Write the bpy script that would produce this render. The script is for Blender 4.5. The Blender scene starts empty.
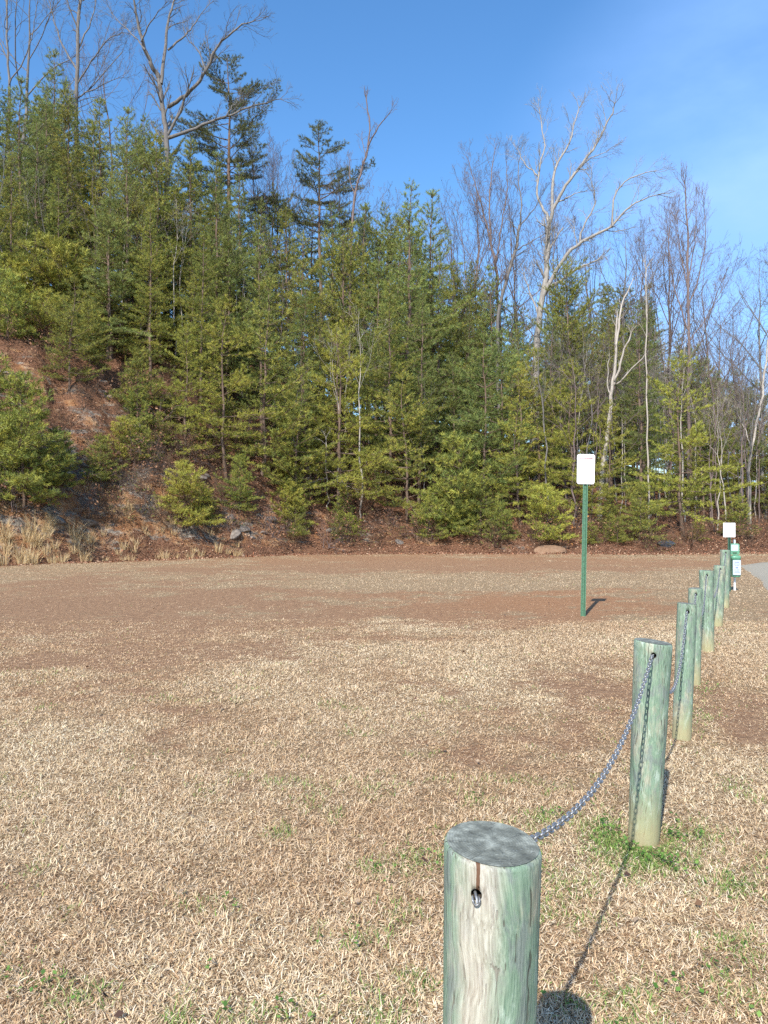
import bpy, math, random
import numpy as np
from mathutils import Vector, Matrix

R = math.radians
rnd = random.Random(11)
NR = np.random.default_rng(7)
scene = bpy.context.scene
COL = scene.collection
PITCH = R(0.9)
CAMH = 1.5
F = 768.0

# ------------------------------------------------------------------ camera
cam_d = bpy.data.cameras.new('camera')
cam = bpy.data.objects.new('camera', cam_d)
COL.objects.link(cam)
cam.location = (0, 0, CAMH)
cam.rotation_euler = (R(90) + PITCH, 0, 0)
cam_d.sensor_fit = 'VERTICAL'
cam_d.sensor_height = 36
cam_d.lens = 27
cam_d.clip_start = 0.05
cam_d.clip_end = 3000
scene.camera = cam

def P(px, py, d):
    """point at forward distance y=d seen at a pixel of the photograph (used only to read real positions)"""
    a = (px - 384) / F
    b = (512 - py) / F
    yy = math.cos(PITCH) - b * math.sin(PITCH)
    zz = math.sin(PITCH) + b * math.cos(PITCH)
    return Vector((a / yy * d, d, CAMH + zz / yy * d))

# ------------------------------------------------------------------ noise in numpy
def _hash(ix, iy, seed):
    h = (ix.astype(np.int64) * 374761393 + iy.astype(np.int64) * 668265263 + seed * 1442695041) & 0x7fffffff
    h = ((h ^ (h >> 13)) * 1274126177) & 0x7fffffff
    return ((h ^ (h >> 16)) & 0xffff) / 65535.0

def vnoise(x, y, seed=0):
    x = np.asarray(x, float); y = np.asarray(y, float)
    ix = np.floor(x); iy = np.floor(y)
    fx = x - ix; fy = y - iy
    fx = fx * fx * (3 - 2 * fx); fy = fy * fy * (3 - 2 * fy)
    a = _hash(ix, iy, seed); b = _hash(ix + 1, iy, seed)
    c = _hash(ix, iy + 1, seed); d = _hash(ix + 1, iy + 1, seed)
    return (a * (1 - fx) + b * fx) * (1 - fy) + (c * (1 - fx) + d * fx) * fy

def fbm(x, y, oct=4, seed=0):
    s = 0; a = 0.5; t = 0
    for k in range(oct):
        s = s + a * vnoise(x * 2 ** k, y * 2 ** k, seed + k * 17); t += a; a *= 0.5
    return s / t

# ------------------------------------------------------------------ terrain
EX = [-90, -60, -40, -25, -17, -13.7, -9.75, -3.9, 0, 7.7, 14.8, 19, 26, 45, 90]
EY = [-25, -5, 8, 18.5, 24.5, 27.6, 32.2, 37.8, 39.3, 38.6, 38.3, 39.5, 43, 50, 60]
BX = [-40, -16, -9.6, -6, -2, 3, 8, 15, 25, 60]
BH = [10.5, 9.8, 7.4, 4.2, 2.7, 2.4, 1.7, 1.3, 0.9, .6]
BR = [12, 11.5, 8.5, 6.0, 4.5, 4.5, 4.0, 4.0, 5, 6]
BG = [.32, .32, .32, .32, .32, .32, .30, .27, .22, .15]

def edge(x):
    return np.interp(x, EX, EY) + 0.5 * (fbm(np.asarray(x) * .45, np.asarray(x) * 0 + 3.3, 3, 5) - .5) * 2

def height(x, y):
    x = np.asarray(x, float); y = np.asarray(y, float)
    s = y - edge(x)
    H = np.interp(x, BX, BH); RR = np.interp(x, BX, BR); G = np.interp(x, BX, BG)
    t = np.clip(s / RR, 0, 1)
    prof = t * (1.25 - .25 * t)                     # a cut bank, a little convex
    back = np.clip(s - RR, 0, 60)
    back = back - np.clip(back - 25, 0, 60) * .6
    z = H * prof + G * back
    k = np.clip(s / 1.2, 0, 1)
    amp = np.clip(H / 6, .25, 1.3)
    ridg = np.abs(fbm(x * .55 + y * .35, y * .25 - x * .1, 4, 21) - .5) * 2
    z = z + k * amp * (1.3 * (fbm(x * .3, y * .3, 3, 9) - .5) + .9 * (.35 - ridg) + .45 * (fbm(x * 1.6, y * 1.6, 3, 31) - .5) + .12 * (fbm(x * 6, y * 6, 2, 77) - .5))
    flat = .05 * (fbm(x * .25, y * .25, 2, 41) - .5) + .015 * (fbm(x * 1.8, y * 1.8, 2, 43) - .5)
    z = np.where(s > 0, np.maximum(z, 0), 0) + flat * np.clip((np.hypot(x, y)) / 6, 0, 1)
    return z

def hz(x, y):
    return float(height(np.array([x]), np.array([y]))[0])

def to_px(x, y):
    y = np.maximum(y, .3)
    return 384 + F * x / y, 524 + F * CAMH / y

# bare-soil pattern of the clearing (1 = bare brown soil, -1 = thick straw); (px, py, rx, ry, value)
BLOBS = [(140, 628, 260, 50, .85), (60, 600, 120, 20, .5), (430, 565, 340, 10, 1.25), (560, 606, 190, 17, .7),
         (440, 606, 120, 18, .35), (600, 690, 90, 30, .55), (430, 745, 90, 22, .55), (560, 735, 120, 30, .45), (755, 725, 60, 34, .9), (60, 564, 150, 6, -.7),
         (520, 582, 150, 6, -1.3), (720, 668, 60, 16, -1.3), (600, 628, 90, 8, -.9), (480, 650, 130, 16, -.5), (730, 612, 40, 16, -.4), (200, 575, 120, 4, -.4),
         (600, 640, 40, 12, -.8), (330, 680, 60, 25, -.2)]
def dirt(x, y):
    px, py = to_px(x, y)
    v = np.zeros_like(px) + .02
    wx = (fbm(x * .5, y * .5, 3, 61) - .5) * 90; wy = (fbm(x * .5 + 40, y * .5, 3, 62) - .5) * 30
    for (a, b, ra, rb, w) in BLOBS:
        q = ((px + wx - a) / ra) ** 2 + ((py + wy * np.clip(rb / 18, .4, 1.2) - b) / rb) ** 2
        v = v + w * np.exp(-q * 1.1)
    n = fbm(x * 1.3, y * 1.3, 4, 66) - .5
    n2 = fbm(x * 5, y * 5, 3, 67) - .5
    v = v + 1.1 * (fbm(x * .4 + 9, y * .4, 3, 64) - .5) + 1.5 * n + 1.3 * n2 + .5 * (fbm(x * 14, y * 14, 2, 68) - .5)
    v = np.where(y > 1, v, 1.1 * n + .2)
    return np.clip(v, 0, 1)

# ------------------------------------------------------------------ mesh helpers
def mk_mesh(name, V, quads=None, tris=None, attrs=None, smooth=False, mats=(), midx=None):
    me = bpy.data.meshes.new(name)
    V = np.asarray(V, np.float32)
    nq = 0 if quads is None else len(quads); nt = 0 if tris is None else len(tris)
    me.vertices.add(len(V)); me.vertices.foreach_set('co', V.ravel())
    parts = []
    if nq: parts.append(np.asarray(quads, np.int32).ravel())
    if nt: parts.append(np.asarray(tris, np.int32).ravel())
    li = np.concatenate(parts)
    me.loops.add(len(li)); me.loops.foreach_set('vertex_index', li)
    me.polygons.add(nq + nt)
    st = np.concatenate([np.arange(nq) * 4, nq * 4 + np.arange(nt) * 3]).astype(np.int32)
    me.polygons.foreach_set('loop_start', st)
    if smooth: me.polygons.foreach_set('use_smooth', np.ones(nq + nt, bool))
    if midx is not None: me.polygons.foreach_set('material_index', np.asarray(midx, np.int32))
    for k, a in (attrs or {}).items():
        a = np.asarray(a, np.float32)
        if a.ndim == 1:
            at = me.attributes.new(k, 'FLOAT', 'POINT'); at.data.foreach_set('value', a)
        else:
            at = me.attributes.new(k, 'FLOAT_COLOR', 'POINT')
            at.data.foreach_set('color', np.concatenate([a, np.ones((len(a), 1), np.float32)], 1).ravel())
    for m in mats: me.materials.append(m)
    me.update(calc_edges=True)
    return me

def link(name, data, parent=None, loc=(0, 0, 0)):
    o = bpy.data.objects.new(name, data); COL.objects.link(o)
    o.location = loc
    if parent: o.parent = parent
    return o

def tag(o, label=None, cat=None, group=None, kind=None):
    if label: o['label'] = label
    if cat: o['category'] = cat
    if group: o['group'] = group
    if kind: o['kind'] = kind
    return o

def empty(name, loc, rz=0):
    e = link(name, None, None, loc); e.rotation_euler = (0, 0, rz); e.empty_display_size = .2
    return e

class TB:
    """collects tapered tubes"""
    def __init__(s): s.V = []; s.Q = []; s.T = []; s.n = 0
    def tube(s, pts, rad, k=5, cap=True):
        pts = np.asarray(pts, float); n = len(pts)
        rad = np.asarray(rad, float)
        t = np.gradient(pts, axis=0); t /= np.linalg.norm(t, axis=1)[:, None] + 1e-9
        m = t.mean(0); ref = np.array([0, 0, 1.]) if abs(m[2]) < .8 * np.linalg.norm(m) else np.array([1., 0, 0])
        U = np.cross(t, ref); U /= np.linalg.norm(U, axis=1)[:, None] + 1e-9
        W = np.cross(t, U)
        a = np.arange(k) * 2 * np.pi / k
        ring = pts[:, None] + rad[:, None, None] * (np.cos(a)[None, :, None] * U[:, None] + np.sin(a)[None, :, None] * W[:, None])
        s.V.append(ring.reshape(-1, 3))
        i = np.arange(n - 1)[:, None] * k; j = np.arange(k)[None]; j2 = (j + 1) % k
        q = np.stack([i + j, i + j2, i + k + j2, i + k + j], -1).reshape(-1, 4) + s.n
        s.Q.append(q)
        s.n += n * k
    def box(s, c, size, rot=None):
        c = np.array(c, float); h = np.array(size) / 2
        v = np.array([[x, y, z] for x in (-1, 1) for y in (-1, 1) for z in (-1, 1)], float) * h
        if rot is not None: v = v @ np.array(rot).T
        s.V.append(v + c)
        s.Q.append(np.array([[0, 1, 3, 2], [4, 6, 7, 5], [0, 4, 5, 1], [2, 3, 7, 6], [0, 2, 6, 4], [1, 5, 7, 3]]) + s.n)
        s.n += 8
    def mesh(s, name, mat, smooth=True):
        return mk_mesh(name, np.concatenate(s.V), np.concatenate(s.Q), None, None, smooth, [mat])

def unit(v):
    return v / (np.linalg.norm(v) + 1e-9)

# ------------------------------------------------------------------ materials
def new_mat(name):
    m = bpy.data.materials.new(name); m.use_nodes = True
    nt = m.node_tree; nt.nodes.clear()
    out = nt.nodes.new('ShaderNodeOutputMaterial')
    b = nt.nodes.new('ShaderNodeBsdfPrincipled')
    nt.links.new(b.outputs[0], out.inputs[0])
    return m, nt, b, out

def N(nt, typ, **kw):
    n = nt.nodes.new(typ)
    for k, v in kw.items():
        if k.startswith('i_'):
            key = k[2:]
            n.inputs[int(key) if key.isdigit() else key.replace('_', ' ')].default_value = v
        else: setattr(n, k, v)
    return n

def coords(nt, scale=(1, 1, 1), kind='Object'):
    t = N(nt, 'ShaderNodeTexCoord'); m = N(nt, 'ShaderNodeMapping')
    m.inputs['Scale'].default_value = scale
    nt.links.new(t.outputs[kind], m.inputs[0])
    return m.outputs[0]

def noise(nt, vec, scale, detail=4, rough=.55):
    n = N(nt, 'ShaderNodeTexNoise'); n.inputs['Scale'].default_value = scale
    n.inputs['Detail'].default_value = detail; n.inputs['Roughness'].default_value = rough
    nt.links.new(vec, n.inputs['Vector']); return n.outputs['Fac']

def ramp(nt, fac, stops):
    r = N(nt, 'ShaderNodeValToRGB'); cr = r.color_ramp
    while len(cr.elements) < len(stops): cr.elements.new(.5)
    for e, (p, c) in zip(cr.elements, stops):
        e.position = p; e.color = (*c, 1) if len(c) == 3 else c
    nt.links.new(fac, r.inputs[0]); return r.outputs[0]

def mix(nt, fac, a, b, blend='MIX'):
    m = N(nt, 'ShaderNodeMix', data_type='RGBA', blend_type=blend)
    for sock, v in ((m.inputs[0], fac), (m.inputs[6], a), (m.inputs[7], b)):
        if isinstance(v, (int, float)): sock.default_value = v
        elif isinstance(v, tuple): sock.default_value = (*v, 1)
        else: nt.links.new(v, sock)
    return m.outputs[2]

def math_(nt, op, a, b=0.0, clamp=False):
    m = N(nt, 'ShaderNodeMath', operation=op, use_clamp=clamp)
    for sock, v in ((m.inputs[0], a), (m.inputs[1], b)):
        if isinstance(v, (int, float)): sock.default_value = v
        else: nt.links.new(v, sock)
    return m.outputs[0]

def bump(nt, b, h, strength=.5, dist=.02):
    n = N(nt, 'ShaderNodeBump'); n.inputs['Strength'].default_value = strength
    n.inputs['Distance'].default_value = dist
    nt.links.new(h, n.inputs['Height']); nt.links.new(n.outputs[0], b.inputs['Normal'])

def attr(nt, name, out='Fac'):
    a = N(nt, 'ShaderNodeAttribute', attribute_name=name); return a.outputs[out]

# ground
def mat_ground():
    m, nt, b, o = new_mat('clearing_soil')
    c = coords(nt)
    fine = noise(nt, c, 60, 5, .7); mid = noise(nt, c, 9, 5, .65); big = noise(nt, c, .6, 3)
    grass = ramp(nt, fine, [(.3, (.13, .08, .045)), (.5, (.30, .205, .12)), (.7, (.50, .38, .24))])
    grass = mix(nt, math_(nt, 'MULTIPLY', big, .4), grass, (.40, .30, .17))
    soil = ramp(nt, mid, [(.3, (.15, .08, .045)), (.5, (.26, .145, .08)), (.75, (.39, .245, .14))])
    soil = mix(nt, ramp(nt, noise(nt, c, 130, 3, .8), [(.45, (0, 0, 0)), (.75, (1, 1, 1))]), soil, (.48, .33, .21))
    red = mix(nt, attr(nt, 'redness'), soil, (.42, .185, .075))
    soil = mix(nt, .6, soil, red)
    d = attr(nt, 'dirt')
    dd = math_(nt, 'ADD', d, math_(nt, 'MULTIPLY', math_(nt, 'SUBTRACT', mid, .5), 1.0))
    k = ramp(nt, dd, [(.25, (0, 0, 0)), (.7, (1, 1, 1))])
    col = mix(nt, k, grass, soil)
    nt.links.new(col, b.inputs['Base Color']); b.inputs['Roughness'].default_value = .95
    b.inputs['Specular IOR Level'].default_value = .1
    bump(nt, b, math_(nt, 'ADD', fine, math_(nt, 'MULTIPLY', mid, 2)), .8, .03)
    return m

def mat_hill():
    m, nt, b, o = new_mat('hillside_soil')
    c = coords(nt)
    fine = noise(nt, c, 14, 6, .75); mid = noise(nt, c, 2.2, 6, .65)
    strat = noise(nt, coords(nt, (.5, 1.0, 2.2)), 1.6, 6, .7)
    litter = ramp(nt, fine, [(.3, (.06, .032, .02)), (.48, (.19, .095, .055)), (.6, (.30, .165, .10)), (.75, (.44, .29, .19))])
    clay = ramp(nt, mid, [(.3, (.22, .09, .04)), (.48, (.42, .21, .095)), (.6, (.56, .36, .20)), (.75, (.62, .50, .36))])
    clay = mix(nt, math_(nt, 'MULTIPLY', fine, .6), clay, (.16, .085, .05))
    rock = ramp(nt, noise(nt, c, 5, 6, .8), [(.35, (.06, .05, .042)), (.5, (.22, .185, .15)), (.65, (.46, .40, .33))])
    bare = attr(nt, 'bare')
    kk = ramp(nt, math_(nt, 'ADD', bare, math_(nt, 'MULTIPLY', math_(nt, 'SUBTRACT', strat, .5), 2.4)), [(.42, (0, 0, 0)), (.58, (1, 1, 1))])
    rk = ramp(nt, noise(nt, coords(nt, (.6, 1, 1.6)), .9, 5, .6), [(.50, (0, 0, 0)), (.58, (1, 1, 1))])
    col = mix(nt, rk, clay, rock)
    col = mix(nt, kk, litter, col)
    nt.links.new(col, b.inputs['Base Color']); b.inputs['Roughness'].default_value = .95
    b.inputs['Specular IOR Level'].default_value = .1
    bump(nt, b, math_(nt, 'ADD', fine, math_(nt, 'MULTIPLY', mid, 3)), .9, .15)
    return m

def mat_attr(name, rough=.8, transl=.0, rand=0.0, spec=.2):
    """colour from the 'col' attribute, small hue/value change per object"""
    m, nt, b, out = new_mat(name)
    col = attr(nt, 'col', 'Color')
    if rand:
        oi = N(nt, 'ShaderNodeObjectInfo')
        hs = N(nt, 'ShaderNodeHueSaturation')
        v = N(nt, 'ShaderNodeMapRange'); v.inputs['To Min'].default_value = 1 - rand; v.inputs['To Max'].default_value = 1 + rand
        nt.links.new(oi.outputs['Random'], v.inputs['Value'])
        h = N(nt, 'ShaderNodeMapRange'); h.inputs['To Min'].default_value = .5 - rand * .07; h.inputs['To Max'].default_value = .5 + rand * .07
        r2 = math_(nt, 'FRACT', math_(nt, 'MULTIPLY', oi.outputs['Random'], 17.3))
        nt.links.new(r2, h.inputs['Value'])
        nt.links.new(h.outputs[0], hs.inputs['Hue']); nt.links.new(v.outputs[0], hs.inputs['Value'])
        nt.links.new(col, hs.inputs['Color']); col = hs.outputs[0]
    nt.links.new(col, b.inputs['Base Color'])
    b.inputs['Roughness'].default_value = rough; b.inputs['Specular IOR Level'].default_value = spec
    if transl:
        t = N(nt, 'ShaderNodeBsdfTranslucent'); nt.links.new(col, t.inputs[0])
        mx = N(nt, 'ShaderNodeMixShader'); mx.inputs[0].default_value = transl
        nt.links.new(b.outputs[0], mx.inputs[1]); nt.links.new(t.outputs[0], mx.inputs[2])
        nt.links.new(mx.outputs[0], out.inputs[0])
    return m

def mat_bark(name, a, bcol, cc, scale=3.0):
    m, nt, b, o = new_mat(name)
    c = coords(nt, (1, 1, .25))
    f = noise(nt, c, scale * 3, 5, .7); g = noise(nt, c, scale * .5, 3)
    col = ramp(nt, f, [(.3, a), (.5, bcol), (.72, cc)])
    col = mix(nt, math_(nt, 'MULTIPLY', g, .5), col, bcol)
    nt.links.new(col, b.inputs['Base Color']); b.inputs['Roughness'].default_value = .9
    b.inputs['Specular IOR Level'].default_value = .15
    bump(nt, b, f, .6, .03)
    return m

def mat_plain(name, colr, rough=.5, metal=0.0, nscale=30, var=.25, spec=.4):
    m, nt, b, o = new_mat(name)
    f = noise(nt, coords(nt), nscale, 4, .6)
    dark = tuple(v * (1 - var) for v in colr); lite = tuple(min(1, v * (1 + var)) for v in colr)
    nt.links.new(ramp(nt, f, [(.35, dark), (.65, lite)]), b.inputs['Base Color'])
    b.inputs['Roughness'].default_value = rough; b.inputs['Metallic'].default_value = metal
    b.inputs['Specular IOR Level'].default_value = spec
    return m

def mat_post(name, shift, streak=False):
    """green treated timber, weathered: vertical grain, tan and grey streaks"""
    m, nt, b, o = new_mat(name)
    tc = N(nt, 'ShaderNodeTexCoord'); mp = N(nt, 'ShaderNodeMapping')
    mp.inputs['Location'].default_value = (shift, shift * .7, shift * 1.3)
    nt.links.new(tc.outputs['Object'], mp.inputs[0])
    def st(z):
        q = N(nt, 'ShaderNodeMapping'); q.inputs['Scale'].default_value = (1, 1, z)
        nt.links.new(mp.outputs[0], q.inputs[0]); return q.outputs[0]
    wv = N(nt, 'ShaderNodeTexNoise'); wv.inputs['Scale'].default_value = 7; wv.inputs['Detail'].default_value = 2
    nt.links.new(mp.outputs[0], wv.inputs['Vector'])
    wm = N(nt, 'ShaderNodeVectorMath', operation='MULTIPLY_ADD'); nt.links.new(wv.outputs['Color'], wm.inputs[0])
    wm.inputs[1].default_value = (.035, .035, 0); nt.links.new(mp.outputs[0], wm.inputs[2])
    mp = wm
    grain = noise(nt, st(.045), 210, 5, .7)
    patch = noise(nt, st(.32), 15, 5, .65)
    patch2 = noise(nt, st(.38), 26, 5, .65)
    fine = noise(nt, st(.12), 280, 3, .7)
    green = ramp(nt, grain, [(.3, (.10, .16, .11)), (.5, (.185, .268, .188)), (.7, (.28, .365, .262))])
    tan = ramp(nt, grain, [(.3, (.22, .19, .13)), (.5, (.37, .345, .26)), (.7, (.50, .48, .38))])
    grey = ramp(nt, grain, [(.3, (.10, .125, .11)), (.7, (.26, .30, .265))])
    pale = ramp(nt, grain, [(.3, (.26, .35, .28)), (.7, (.48, .56, .47))])
    col = mix(nt, ramp(nt, patch, [(.50, (0, 0, 0)), (.64, (.85, .85, .85))]), green, tan)
    col = mix(nt, ramp(nt, patch2, [(.50, (0, 0, 0)), (.62, (.9, .9, .9))]), col, grey)
    col = mix(nt, ramp(nt, patch2, [(.34, (.75, .75, .75)), (.44, (0, 0, 0))]), col, pale)
    # dark drying checks
    chk = ramp(nt, noise(nt, st(.014), 130, 2, .5), [(.34, (1, 1, 1)), (.375, (0, 0, 0))])
    col = mix(nt, math_(nt, 'MULTIPLY', chk, .75), col, (.06, .055, .04))
    # knots
    kv = N(nt, 'ShaderNodeTexVoronoi'); kv.inputs['Scale'].default_value = 3.2
    nt.links.new(st(.8), kv.inputs['Vector'])
    kn = ramp(nt, kv.outputs['Distance'], [(.05, (1, 1, 1)), (.10, (.25, .25, .25)), (.13, (.5, .5, .5)), (.17, (0, 0, 0))])
    col = mix(nt, math_(nt, 'MULTIPLY', kn, .6), col, (.42, .40, .31))
    # soil splash near the ground
    sx = N(nt, 'ShaderNodeSeparateXYZ'); nt.links.new(tc.outputs['Object'], sx.inputs[0])
    lo = N(nt, 'ShaderNodeMapRange'); lo.inputs['From Min'].default_value = .22; lo.inputs['From Max'].default_value = 0
    nt.links.new(math_(nt, 'ADD', sx.outputs[2], math_(nt, 'MULTIPLY', patch2, -.1)), lo.inputs['Value'])
    col = mix(nt, math_(nt, 'MULTIPLY', lo.outputs[0], .75), col, (.36, .31, .16))
    if streak:  # the rusty notch stain above the hole
        ang = math_(nt, 'ABSOLUTE', math_(nt, 'SUBTRACT', sx.outputs[0], streak[0]))
        k1 = math_(nt, 'LESS_THAN', math_(nt, 'ADD', ang, math_(nt, 'MULTIPLY', patch2, .007)), .0068)
        k2 = math_(nt, 'GREATER_THAN', math_(nt, 'ADD', sx.outputs[2], math_(nt, 'MULTIPLY', fine, .012)), streak[1] + .01); k3 = math_(nt, 'LESS_THAN', sx.outputs[1], 0.0)
        kk = math_(nt, 'MULTIPLY', math_(nt, 'MULTIPLY', k1, k2), k3)
        col = mix(nt, kk, col, (.17, .075, .035))
        # long pinkish weathered stripe below it
        w = N(nt, 'ShaderNodeMapRange'); w.inputs['From Min'].default_value = .045; w.inputs['From Max'].default_value = .01
        nt.links.new(math_(nt, 'ABSOLUTE', math_(nt, 'SUBTRACT', math_(nt, 'ADD', sx.outputs[0], math_(nt, 'MULTIPLY', patch, .06)), streak[0] + .03)), w.inputs['Value'])
        col2 = mix(nt, math_(nt, 'MULTIPLY', w.outputs[0], .75), col, ramp(nt, grain, [(.3, (.27, .21, .16)), (.55, (.48, .43, .36)), (.7, (.60, .56, .48))]))
        col = mix(nt, k3, col, col2)
        col = mix(nt, kk, col, (.13, .07, .042))
    nt.links.new(col, b.inputs['Base Color']); b.inputs['Roughness'].default_value = .8
    b.inputs['Specular IOR Level'].default_value = .2
    bump(nt, b, math_(nt, 'ADD', grain, math_(nt, 'SUBTRACT', math_(nt, 'MULTIPLY', fine, .3), math_(nt, 'MULTIPLY', chk, .8))), .55, .004)
    return m

def mat_endgrain():
    m, nt, b, o = new_mat('post_end_grain')
    c = coords(nt)
    w = N(nt, 'ShaderNodeTexWave', wave_type='RINGS', rings_direction='Z'); w.inputs['Scale'].default_value = 60
    w.inputs['Distortion'].default_value = 3.5; w.inputs['Detail'].default_value = 3; w.inputs['Detail Scale'].default_value = 1.2
    nt.links.new(c, w.inputs[0])
    f = noise(nt, c, 28, 5, .7); g = noise(nt, c, 200, 3, .7)
    col = ramp(nt, f, [(.3, (.07, .075, .06)), (.48, (.16, .17, .14)), (.66, (.36, .38, .32))])
    col = mix(nt, math_(nt, 'MULTIPLY', w.outputs['Fac'], .25), col, (.09, .095, .08))
    col = mix(nt, ramp(nt, g, [(.6, (0, 0, 0)), (.75, (.6, .6, .6))]), col, (.33, .37, .37))
    # a star of cracks from the pith
    sp = N(nt, 'ShaderNodeSeparateXYZ'); nt.links.new(c, sp.inputs[0])
    an = math_(nt, 'ARCTAN2', sp.outputs[1], sp.outputs[0])
    ck = math_(nt, 'ABSOLUTE', math_(nt, 'SINE', math_(nt, 'ADD', math_(nt, 'MULTIPLY', an, 3.5), math_(nt, 'MULTIPLY', f, 2.5))))
    ck = ramp(nt, ck, [(.02, (1, 1, 1)), (.06, (0, 0, 0))])
    col = mix(nt, math_(nt, 'MULTIPLY', ck, .6), col, (.02, .022, .02))
    nt.links.new(col, b.inputs['Base Color']); b.inputs['Roughness'].default_value = .9
    bump(nt, b, math_(nt, 'ADD', f, math_(nt, 'MULTIPLY', w.outputs['Fac'], .1)), .7, .004)
    return m

M_GROUND = mat_ground(); M_HILL = mat_hill()
M_BLADE = mat_attr('dry_grass', .75, .25); M_WEED = mat_attr('green_weed', .6, .3)
M_NEEDLE = mat_attr('pine_needles', .6, .22, .16, .25)
M_LITTER = mat_attr('dead_leaves', .85, .1)
M_PBARK = mat_bark('pine_bark', (.07, .045, .032), (.15, .105, .078), (.26, .20, .16))
M_GBARK = mat_bark('grey_bark', (.08, .073, .07), (.15, .138, .130), (.26, .245, .230))
M_WBARK = mat_bark('pale_bark', (.22, .19, .16), (.37, .33, .285), (.55, .50, .44))
M_SBARK = mat_bark('silver_bark', (.15, .135, .12), (.28, .26, .235), (.43, .41, .38))
M_RTWIG = mat_bark('reddish_twigs', (.10, .075, .07), (.165, .125, .115), (.25, .195, .18))
M_BTWIG = mat_bark('brown_twigs', (.07, .045, .03), (.14, .09, .062), (.24, .165, .12))

# ------------------------------------------------------------------ terrain meshes
def axis(segs):
    out = []
    for a, b, st in segs:
        n = max(1, int(round((b - a) / st))); out += list(np.linspace(a, b, n, endpoint=False))
    out.append(segs[-1][1]); return np.array(out)
xs = axis([(-700, -90, 40), (-90, -34, 2), (-34, -16, .35), (-16, 26, .2), (26, 45, .5), (45, 90, 3), (90, 700, 40)])
ys = axis([(-300, -30, 20), (-30, 0, 2), (0, 14, .14), (14, 27, .25), (27, 50, .2), (50, 80, .8), (80, 120, 4), (120, 900, 50)])
X, Y = np.meshgrid(xs, ys); nx, ny = len(xs), len(ys)
Z = height(X, Y)
S = Y - edge(X)
Vt = np.stack([X, Y, Z], -1).reshape(-1, 3)
ii = (np.arange(ny - 1)[:, None] * nx + np.arange(nx - 1)[None])
quads = np.stack([ii, ii + 1, ii + nx + 1, ii + nx], -1).reshape(-1, 4)
Sf = S.ravel()[quads].max(1) > 0.0
D = dirt(X, Y).ravel(); D = np.clip(D + np.clip(1 - np.abs(S.ravel() + .3) / 1.0, 0, 1) * .8, 0, 1)
pxx, pyy = to_px(X, Y)
RED = np.clip(np.exp(-(((pxx - 560) / 190) ** 2 + ((pyy - 600) / 26) ** 2)) * .5 + np.clip((Y.ravel().reshape(Y.shape) - 24) / 14, 0, 1) * .35, 0, 1).ravel()
BARE = (np.interp(X, [-40, -16, -11, -7, -3, 4, 20], [.85, .8, .7, .5, .38, .34, .14]) * np.clip((S + .5) / 1.5, 0, 1) *
        np.clip(1.25 - np.clip(S, 0, 99) / (np.interp(X, BX, BR) + .5), 0, 1) + .25 * (fbm(X * .35, Y * .35, 3, 90) - .5))
BARE = BARE.ravel()
def sub(name, keep, mat, label):
    q = quads[keep]; used = np.unique(q); remap = -np.ones(len(Vt), np.int64); remap[used] = np.arange(len(used))
    me = mk_mesh(name, Vt[used], remap[q], None, {'dirt': D[used], 'redness': RED[used], 'bare': np.clip(BARE[used], 0, 1)}, True, [mat])
    o = link(name, me); tag(o, label, None, None, 'structure'); return o
sub('ground', ~Sf, M_GROUND, 'flat clearing of dormant straw grass and bare brown soil')
sub('hillside', Sf, M_HILL, 'cut bank of orange clay, rock and leaf litter rising into the woods')

# gravel road at the right
def road():
    inner = [(7.9, 14.5), (8.2, 15.5), (8.75, 17.4), (10.3, 21.3), (11.75, 25), (12.7, 27.4), (14.3, 29.6), (17, 31), (22, 33), (30, 36)]
    inner = [(x + .1 * math.sin(i * 2.3), y) for i, (x, y) in enumerate(inner)]
    # densify
    a = np.array(inner, float); t = np.linspace(0, len(a) - 1, 70)
    xi = np.interp(t, np.arange(len(a)), a[:, 0]) + .10 * (vnoise(t * 3, t * 0, 3) - .5); yi = np.interp(t, np.arange(len(a)), a[:, 1])
    cx, cy = 27.0, 20.0
    rows = []
    for k in (0, .004, .03, .1, .2, .35, .5, .75, 1):
        rows.append(np.stack([xi + (cx + 6 - xi) * k, yi + (cy - yi) * k * .75], -1))
    pts = np.array(rows)  # 9 x 70 x 2
    z = height(pts[..., 0], pts[..., 1]) + .022
    z[0] -= .03
    V = np.concatenate([pts, z[..., None]], -1).reshape(-1, 3)
    i = (np.arange(8)[:, None] * 70 + np.arange(69)[None]); q = np.stack([i, i + 1, i + 71, i + 70], -1).reshape(-1, 4)
    m, nt, b, o = new_mat('gravel')
    c = coords(nt); f = noise(nt, c, 45, 4, .8); g = noise(nt, c, .8, 3)
    col = ramp(nt, f, [(.3, (.16, .145, .11)), (.5, (.30, .275, .215)), (.7, (.46, .42, .34))])
    col = mix(nt, math_(nt, 'MULTIPLY', g, .4), col, (.38, .32, .23))
    nt.links.new(col, b.inputs['Base Color']); b.inputs['Roughness'].default_value = .95
    bump(nt, b, f, .6, .02)
    o = link('road', mk_mesh('road', V, q[:, ::-1], None, None, True, [m]))
    tag(o, 'pale gravel road curving past the end of the post row', None, None, 'structure')
road()

# ------------------------------------------------------------------ grass blades
POSTS = [  # base px, base y distance, top height, lean x (m at top), radius
    (1, 0.170, 1.355, .945, .020, .0850),
    (2, 1.233, 3.67, .945, .050, .0880),
    (3, 2.095, 5.43, .955, .045, .0660),
    (4, 2.915, 7.25, .905, .02, .0620),
    (5, 3.81, 9.07, .960, -.01, .0810),
    (6, 4.93, 11.4, .905, .05, .0870),
    (7, 6.15, 13.9, 1.045, .02, .0850)]

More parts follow.
